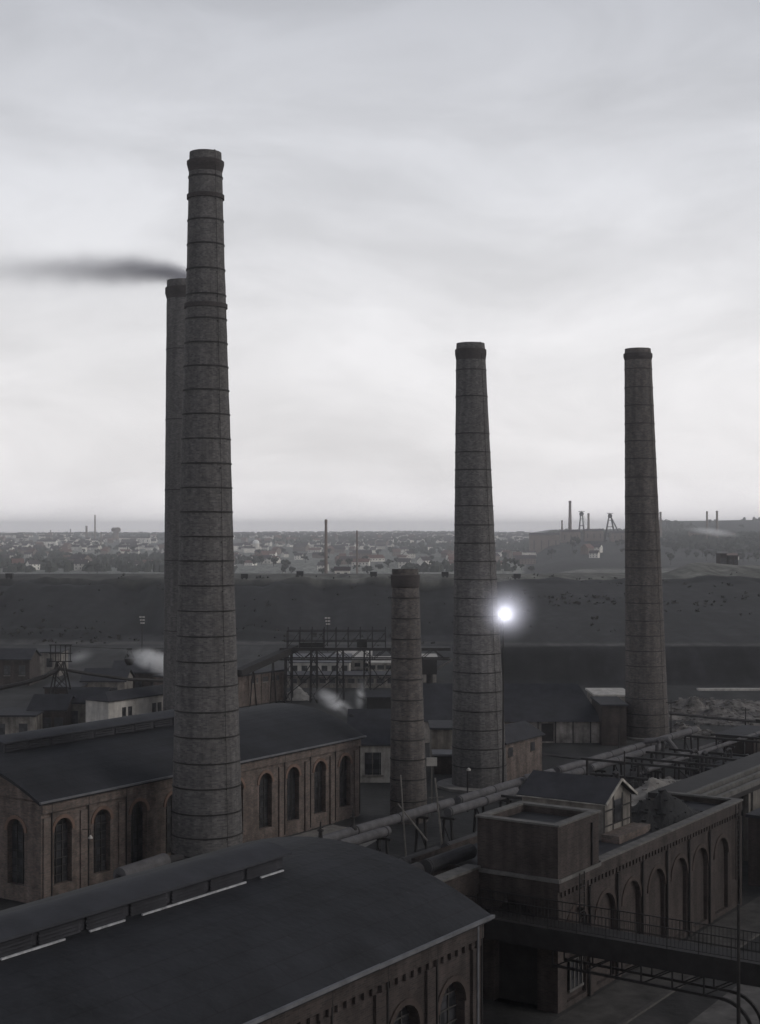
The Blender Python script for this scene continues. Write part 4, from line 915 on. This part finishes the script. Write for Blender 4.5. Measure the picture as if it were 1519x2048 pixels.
# ------------------------------------------------------------------ signal posts on the bank
posts = [(285, 1232, 'white striped signal post at the foot of the bank, left of the smoking chimney'), (656, 1234, 'white striped signal post above the gantry'), (1055, 1246, 'white striped signal post right of the added glowing globe'), (1500, 1248, 'white striped signal post at the right edge before the bank')]
for px_, py_, lab in posts:
    Y = 300; X = X_(px_, Y); z = Z_(py_, Y); hz = H(X, Y)
    rt = thing('signal_post', lab, 'signal post', (X, Y, hz), yard=False, group='signal posts before the bank')
    q = MB(); q.tube([(X, Y, hz), (X, Y, z)], .12, 6); q.build('shaft', M['iron'], rt)
    q = MB()
    for k_ in range(3): q.box(X-.55+.12*k_, X+.55, Y-.1, Y+.02, z-.35-.62*k_, z-.05-.62*k_)
    q.build('arms', M['white'], rt)
# wagons on the plateau rim
wl_ = [('small dark wagon on the bank rim just right of the nearest chimney', 490), ('small dark wagon on the rim above the gantry', 601), ('small dark wagon left of the short chimney top', 748), ('small dark wagon between the short and the pad chimney', 889), ('dark wagon on the rim right of the pad chimney', 1033), ('dark wagon on the rim at the far left', 20)]
for lab, px_ in wl_:
    Y = 405; X = X_(px_, Y); hz = H(X, Y)
    rt = thing('mine_wagon', lab, 'wagon', (X, Y, hz), yard=False, group='wagons along the bank rim')
    q = MB(); q.prism([(Y-.6, hz+.3), (Y+.6, hz+.3), (Y+.8, hz+1.5), (Y-.8, hz+1.5)], X-.95, X+.95); q.build('tub', M['iron'], rt)
    for dx in (-.55, .55):
        q = MB()
        q.tube([(X+dx, Y-.7, hz+.2), (X+dx, Y+.7, hz+.2)], .25, 12); q.build('wheel', M['iron'], rt)
# ------------------------------------------------------------------ the town
def make_house(wall, roof, L_, W_, h, r_, label, group):
    rt = thing('town_house', label, 'house', (0, 0, 0), yard=False, group=group)
    b = MB(); b.prism([(-W_/2, -1), (W_/2, -1), (W_/2, h), (0, h+r_), (-W_/2, h)], -L_/2, L_/2); b.build('wall', M[wall], rt)
    b = MB(); b.prism([(-W_/2-.4, h-.15), (0, h+r_+.1), (W_/2+.4, h-.15), (W_/2+.4, h+.1), (0, h+r_+.4), (-W_/2-.4, h+.1)], -L_/2-.4, L_/2+.4); ro = b.build('roof', M[roof], rt)
    b = MB(); b.box(L_*.2, L_*.2+.7, -.35, .35, h+r_*.7, h+r_+1.3); b.build('chimney', M['farbrick'], ro)
    k = max(2, int(L_/3)); q = MB()
    for i in range(k):
        x = -L_/2+L_*(i+.5)/k
        for z in ([1.2, 4.0] if h > 5 else [1.3]):
            q2 = MB(); q2.box(x-.45, x+.45, -W_/2-.04, -W_/2+.02, z, z+1.3); q2.build('window', M['glass'], rt)
    return rt
protos = [make_house('farwall', 'farroof', 11, 8, 5.6, 3.2, 'pale two-storey house with a dark gabled roof in the hazy town', 'pale houses of the distant town'),
          make_house('farbrick', 'farred', 10, 8, 5.6, 3.4, 'brick two-storey house with a reddish roof in the hazy town', 'brick houses of the distant town'),
          make_house('farwall', 'farred', 16, 8, 3.4, 2.8, 'long low white house with a reddish roof in the hazy town', 'long white houses of the distant town'),
          make_house('farbrick', 'farroof', 22, 9, 6.2, 3.4, 'long dark brick terrace in the hazy town', 'dark brick terraces of the distant town')]
rs = random.Random(21); cnt = 0; placed = []; first = [True]*4
def free(X, Y, d):
    return all((X-a)**2+(Y-b)**2 > d*d for a, b in placed)
def zone(px_, Y):
    for lim, t in ((165, 'far left'), (330, 'left of smoking chimney'), (560, 'right of nearest chimney'), (700, 'by slender far chimney'), (810, 'above short chimney'), (910, 'left of pad chimney'), (1060, 'right of pad chimney'), (1250, 'below colliery hill'), (9999, 'right of rightmost tall chimney')):
        if px_ < lim: return t
def band(Y): return 'near the bank' if Y < 1300 else ('mid town' if Y < 2000 else 'far off in haze')
base_lab = ['pale two-storey house with dark gabled roof', 'brick house with reddish roof', 'long low white house with reddish roof', 'long dark brick terrace']
tries = 0
while cnt < 285 and tries < 9000:
    tries += 1
    px_ = rs.uniform(-60, 1580); Y = 1050*math.exp(rs.uniform(0, 1.3))
    if px_ > 1060 and (Y > 1450 or rs.random() < .7): continue
    if px_ > 820 and Y < 1100 and rs.random() < .7: continue
    X = X_(px_, Y)
    if not free(X, Y, 24): continue
    placed.append((X, Y)); k = rs.choices(range(4), (4, 3, 2, 1.2))[0]; hz = H(X, Y); rz = rs.uniform(-.9, .9)
    lb = base_lab[k] + ', ' + zone(px_, Y) + ', ' + band(Y)
    if first[k]: o = protos[k]; o.location = (X, Y, hz); o.rotation_euler = (0, 0, rz); o['label'] = lb; first[k] = False
    else: o = copy_tree(protos[k], (X, Y, hz), rz, label=lb)
    o['group'] = 'houses of the town: ' + lb
    sc_ = rs.uniform(.6, .95); o.scale = (sc_, sc_, sc_)
    cnt += 1
# the rest of the town, far off, as one mass
fm = MB(); fr_ = MB(); rs = random.Random(77)
for _ in range(1500):
    px_ = rs.uniform(-80, 1060); Y = rs.uniform(1700, 4300); X = X_(px_, Y); hz = H(X, Y); L_, W_2, h_2, t = rs.uniform(6, 13), rs.uniform(5, 8), rs.uniform(3, 6), rs.uniform(-1, 1)
    if wob(X, Y, 300) < -.25: continue
    ca_, sa_ = math.cos(t), math.sin(t)
    def pt(x, y, z): return (X+x*ca_-y*sa_, Y+x*sa_+y*ca_, hz+z)
    l, w2 = L_/2, W_2/2
    fm.add([pt(-l,-w2,-2), pt(l,-w2,-2), pt(l,w2,-2), pt(-l,w2,-2), pt(-l,-w2,h_2), pt(l,-w2,h_2), pt(l,w2,h_2), pt(-l,w2,h_2), pt(-l,0,h_2+2.6), pt(l,0,h_2+2.6)], [(0,1,5,4),(1,2,6,9,5),(2,3,7,6),(3,0,4,8,7)])
    l += .3; w2 += .3; fr_.add([pt(-l,-w2,h_2), pt(l,-w2,h_2), pt(l,w2,h_2), pt(-l,w2,h_2), pt(-l,0,h_2+2.9), pt(l,0,h_2+2.9)], [(0,1,5,4),(2,3,4,5)])
o = fm.build('far_houses', M['farwall'], recalc=False); o['kind'] = 'stuff'; o['label'] = 'mass of tiny pale houses of the town fading into haze'; o['category'] = 'houses'
fr_.build('roofs', M['farroof'], o, recalc=False)
# specific landmarks of the skyline
def sky_chimney(label, px_, pt, pb, wt, wb, Y, top='plain'):
    X = X_(px_, Y); z1 = Z_(pt, Y); z0 = H(X, Y)-1
    rt = thing('distant_chimney', label, 'chimney', (X, Y, z0), yard=False, group='chimneys of the far works')
    a, b = wb/2/F*Y, wt/2/F*Y
    q = MB(); q.lathe([(a, z0), (b, z1)], (X, Y), 14); q.build('shaft', M['farbrick'], rt)
    q = MB(); q.lathe([(b*1.15, z1-2), (b*1.2, z1-.5), (b, z1+.3)], (X, Y), 14); q.build('crown', M['farbrick'], rt)
for i, (px_, pt, wt, wb, Y, lab) in enumerate(((653, 1040, 5, 7.5, 700, 'slender dark chimney left of the short one, breaking the skyline'), (715, 1062, 3, 5, 820, 'thin pale distant chimney right of the slender dark one'),
     (191, 1030, 2.5, 4, 2600, 'thin far chimney at left, taller of the pair by the water tower'), (203, 1064, 2, 3.5, 2000, 'lower thin chimney left of the water tower'), (174, 1052, 4, 5, 2700, 'stubby far chimney farthest left'), (102, 1060, 2, 3, 3000, 'barely visible far chimney near the left edge'), (142, 1058, 2, 3, 3000, 'barely visible far chimney left of the stubby one'),
     (1139, 1002, 5, 8, 1600, 'tallest far chimney on the colliery hill'), (1123, 1041, 3, 5, 1600, 'short pipe-like chimney left of the tallest on the hill'), (1176, 1027, 4, 6, 1620, 'medium chimney between the headframes'), (1320, 1024, 4, 6, 1600, 'far chimney peeping out right of the rightmost chimney'), (1413, 1023, 3.5, 5, 1500, 'left one of the far pair at right'), (1433, 1022, 4, 6, 1500, 'right one of the far pair at right'))):
    sky_chimney(lab, px_, pt, 0, wt, wb, Y)
wt_ = thing('water_tower', 'squat pale water tower on the left skyline', 'water tower', (X_(233, 2600), 2600, 10), yard=False)
X = X_(233, 2600); q = MB(); q.lathe([(5.5, 8), (5, 22)], (X, 2600), 16); q.build('shaft', M['farbrick'], wt_)
q = MB(); q.lathe([(7.5, 22), (8.5, 24), (8.5, Z_(1058, 2600)), (6, Z_(1055, 2600))], (X, 2600), 18); q.build('tank', M['farbrick'], wt_)
gs = thing('gas_dome', 'small bright white dome in the town right of the nearest chimney', 'dome', (X_(513, 1500), 1500, 10), yard=False)
X = X_(513, 1500); z = Z_(1080, 1500); q = MB(); q.lathe([(3.5, 8), (3.5, z-3.5)], (X, 1500), 14); q.build('drum', M['farwall'], gs)
q = MB(); q.lathe([(3.6*math.cos(R(a)), z-3.5+3.8*math.sin(R(a))) for a in range(0, 90, 12)], (X, 1500), 14); q.build('cap', mat('dome_white', (.8, .8, .78), var=.1), gs)
# headframes on the hill
for px_, py_, Yh, lab in ((1162, 1026, 1560, 'narrow pit headframe left of the medium far chimney'), (1219, 1030, 1560, 'broad pit headframe left of the rightmost tall chimney')):
    X = X_(px_, Yh); z1 = Z_(py_, Yh); z0 = H(X, Yh)-1
    rt = thing('headframe', lab, 'headframe', (X, Yh, z0), yard=False, group='pit headframes on the hill')
    q = MB(); wq = 3.5 if px_ == 1162 else 6
    for sx in (-1, 1):
        for sy in (-1, 1): q.bar((X+wq*sx, Yh+4*sy, z0), (X+.8*sx, Yh+1*sy, z1), .9)
    if px_ != 1162: q.bar((X+14, Yh, z0), (X+1, Yh, z1-2), 1.2)
    for f in (.3, .55, .8): q.bar((X-wq*(1-f), Yh-3, z0+(z1-z0)*f), (X+wq*(1-f), Yh-3, z0+(z1-z0)*f), .7)
    q.build('frame', M['iron'], rt)
    q = MB(); q.tube([(X, Yh-.4, z1-1), (X, Yh+.4, z1-1)], 2.4, 16); q.build('winding_wheel', M['iron'], rt)
    q = MB(); q.box(X-3.2, X+3.2, Yh-2, Yh+2, z1+1.5, z1+2.1); q.build('hood', M['iron'], rt)
def wfar(label, pa, pb, pt, Y, wall='farbrick', rise=2.0, dep=14):
    X0, X1 = X_(pa, Y), X_(pb, Y); hz = min(H(X0, Y), H(X1, Y))-2
    wbox('colliery_building', label, 'building', X0, X1, Y, Y+dep, Z_(pt, Y), wall, 'farroof', rise, z0=hz, wins=max(2, int((X1-X0)/6)))
wfar('long dark colliery hall on the left shoulder of the hill', 1060, 1118, 1070, 1500)
wfar('colliery building under the tallest far chimney', 1122, 1160, 1064, 1540)
wfar('colliery building between the headframes', 1168, 1206, 1062, 1540)
wfar('low colliery hall beside the broad headframe', 1222, 1262, 1066, 1520)
wfar('white house alone in the fields right of the pad chimney', 1045, 1071, 1105, 1350, 'farwall', 1.0, 10)
wfar('pale long house under the slender dark chimney', 670, 700, 1141, 500, 'farwall', 1.0, 8)
wfar('dark block on the mound at right', 1440, 1452, 1108, 460, 'brickdark', .0, 6)
wfar('second dark block on the mound at right', 1457, 1475, 1112, 462, 'brickdark', .0, 6)
wfar('long works hall below the far pair of chimneys', 1380, 1470, 1066, 1560)
wfar('bright roofed hall in the left town', 74, 112, 1083, 2000, 'farwall')
wfar('wide pale hall right of the water tower', 240, 300, 1076, 2300, 'farwall')
# trees
def make_tree(seed, h, wd, label):
    rs = random.Random(seed); rt = thing('broadleaf_tree', label, 'tree', (0, 0, 0), yard=False, group='trees between town and bank')
    q = MB(); q.tube([(0, 0, -.5), (.1, 0, h*.35), (0, .1, h*.6)], [.35, .25, .12], 7)
    for a in range(4): q.tube([(0, 0, h*.35), (math.cos(a*1.6)*wd*.3, math.sin(a*1.6)*wd*.3, h*.65)], [.14, .05], 5)
    q.build('trunk', M['trunk'], rt)
    c = MB(); lobes = [(rs.gauss(0, wd*.24), rs.gauss(0, wd*.24), h*rs.uniform(.42, .85), wd*rs.uniform(.18, .32)) for _ in range(9)]
    for _ in range(420):
        x, y, z, r = rs.choice(lobes); d = Vector((rs.gauss(0, 1), rs.gauss(0, 1), rs.gauss(0, 1))).normalized()*r*rs.uniform(.6, 1.05)
        p = Vector((x, y, z))+d; a = Vector((rs.gauss(0, 1), rs.gauss(0, 1), rs.gauss(0, 1))).normalized(); b = a.cross(d.normalized()+Vector((.01, .02, .03))).normalized(); s_ = rs.uniform(.35, .7); a = b.cross(d).normalized()
        c.quad(p-a*s_-b*s_*.6, p+a*s_-b*s_, p+a*s_*.7+b*s_, p-a*s_+b*s_*.8)
    c.build('crown', M['leaf'], rt, recalc=False)
    return rt
tp_ = [make_tree(1, 9, 7, 'round dark tree among the town houses'), make_tree(2, 12, 6.5, 'tall narrow dark tree among the town houses'), make_tree(3, 6.5, 8, 'low spreading dark tree among the town houses')]
first = [True]*3; cnt = 0; rs = random.Random(33)
tl = ['round dark tree', 'tall narrow dark tree', 'low spreading dark tree']
while cnt < 290:
    px_ = rs.uniform(-60, 1580); Y = 950*math.exp(rs.uniform(0, 1.0))
    X = X_(px_, Y)
    if wob(X, Y, 90) < -.15: continue
    if not free(X, Y, 11): continue
    k = rs.randrange(3); s_ = rs.uniform(.4, .85); hz = H(X, Y)
    lb = tl[k] + ', ' + zone(px_, Y) + ', ' + band(Y)
    if first[k]: o = tp_[k]; o.location = (X, Y, hz); o['label'] = lb; first[k] = False
    else: o = copy_tree(tp_[k], (X, Y, hz), rs.uniform(0, 6), label=lb)
    o.scale = (s_,)*3; o['group'] = 'trees: ' + lb
    cnt += 1
# scrub and lumps of spoil on the bank
sb = MB(); rs = random.Random(90)
for _ in range(700):
    px_ = rs.uniform(-120, 1640); Y = rs.choice((rs.uniform(265, 420), rs.uniform(330, 420), rs.uniform(322, 345))); X = X_(px_, Y); z = H(X, Y)
    if wob(X*2, Y*3, 25) < -.1: continue
    s_ = rs.uniform(.2, .65)
    for k_ in range(5):
        p = Vector((X+rs.gauss(0, s_*.6), Y+rs.gauss(0, s_*.6), z+rs.uniform(0, s_))); a = Vector((rs.gauss(0, 1), rs.gauss(0, 1), rs.gauss(0, .5)))*s_*.4; b = Vector((rs.gauss(0, .5), rs.gauss(0, .5), rs.gauss(0, 1)))*s_*.4
        sb.quad(p-a-b, p+a-b*.6, p+a*.7+b, p-a*.8+b)
o = sb.build('scrub', mat('dead_scrub', (.03, .028, .025), var=.5), recalc=False); o['kind'] = 'stuff'; o['label'] = 'dark scrub and tufts along the spoil bank'; o['category'] = 'scrub'
# far woods: one mass
wd = MB(); rs = random.Random(44)
for _ in range(14000):
    px_ = rs.uniform(-100, 1620)
    if px_ < 1040: Y = rs.uniform(1000, 4500)
    else: Y = rs.uniform(1250, 2700)
    X = X_(px_, Y)
    if wob(X, Y, 230) < .05: continue
    hz = H(X, Y); s_ = rs.uniform(2, 4); n_ = 6; zt_ = hz+rs.uniform(3, 8)
    vs = [(X+s_*math.cos(k*math.pi/3), Y+s_*math.sin(k*math.pi/3), hz-1) for k in range(6)] + [(X+s_*.9*math.cos(k*math.pi/3+.3), Y+s_*.9*math.sin(k*math.pi/3), hz+(zt_-hz)*rs.uniform(.5, .8)) for k in range(6)] + [(X+rs.uniform(-1, 1), Y, zt_)]
    wd.add(vs, [(k, (k+1) % 6, (k+1) % 6+6, k+6) for k in range(6)] + [(k+6, (k+1) % 6+6, 12) for k in range(6)])
o = wd.build('woodland', M['leaf'], recalc=False); o['kind'] = 'stuff'; o['label'] = 'far-off dark woods and hedges fading in the haze'; o['category'] = 'woodland'
puff('steam_cloud', 'pale steam drifting over the far works at right', 'steam', atY(1425, 1064, 1480), (34, 12, 5.5), (0, R(7), 0), vol_mat('far_steam', (.99, .99, .99), .25))
puff('steam_cloud', 'small white steam puff by the narrow headframe', 'steam', atY(1168, 1042, 1540), (5, 5, 11), (0, R(-15), 0), vol_mat('far_steam_small', (.99, .99, .99), .2))
# ------------------------------------------------------------------ haze
hz_ = MB(); hz_.box(-9000, 9000, -1200, 6900, -16, 60)
hm = bpy.data.materials.new('haze'); hm.use_nodes = True; n = hm.node_tree.nodes; l = hm.node_tree.links; n.clear()
o_ = n.new('ShaderNodeOutputMaterial'); v_ = n.new('ShaderNodeVolumePrincipled'); v_.inputs['Color'].default_value = (.965, .97, 1.0, 1); v_.inputs['Density'].default_value = .00025; v_.inputs['Anisotropy'].default_value = .72
l.new(v_.outputs[0], o_.inputs['Volume'])
o = hz_.build('haze', hm); o['kind'] = 'stuff'; o['label'] = 'pale smoky haze lying over the works and town'; o['category'] = 'haze'
for o in list(bpy.data.objects):
    if '_o' in o.keys(): del o['_o']
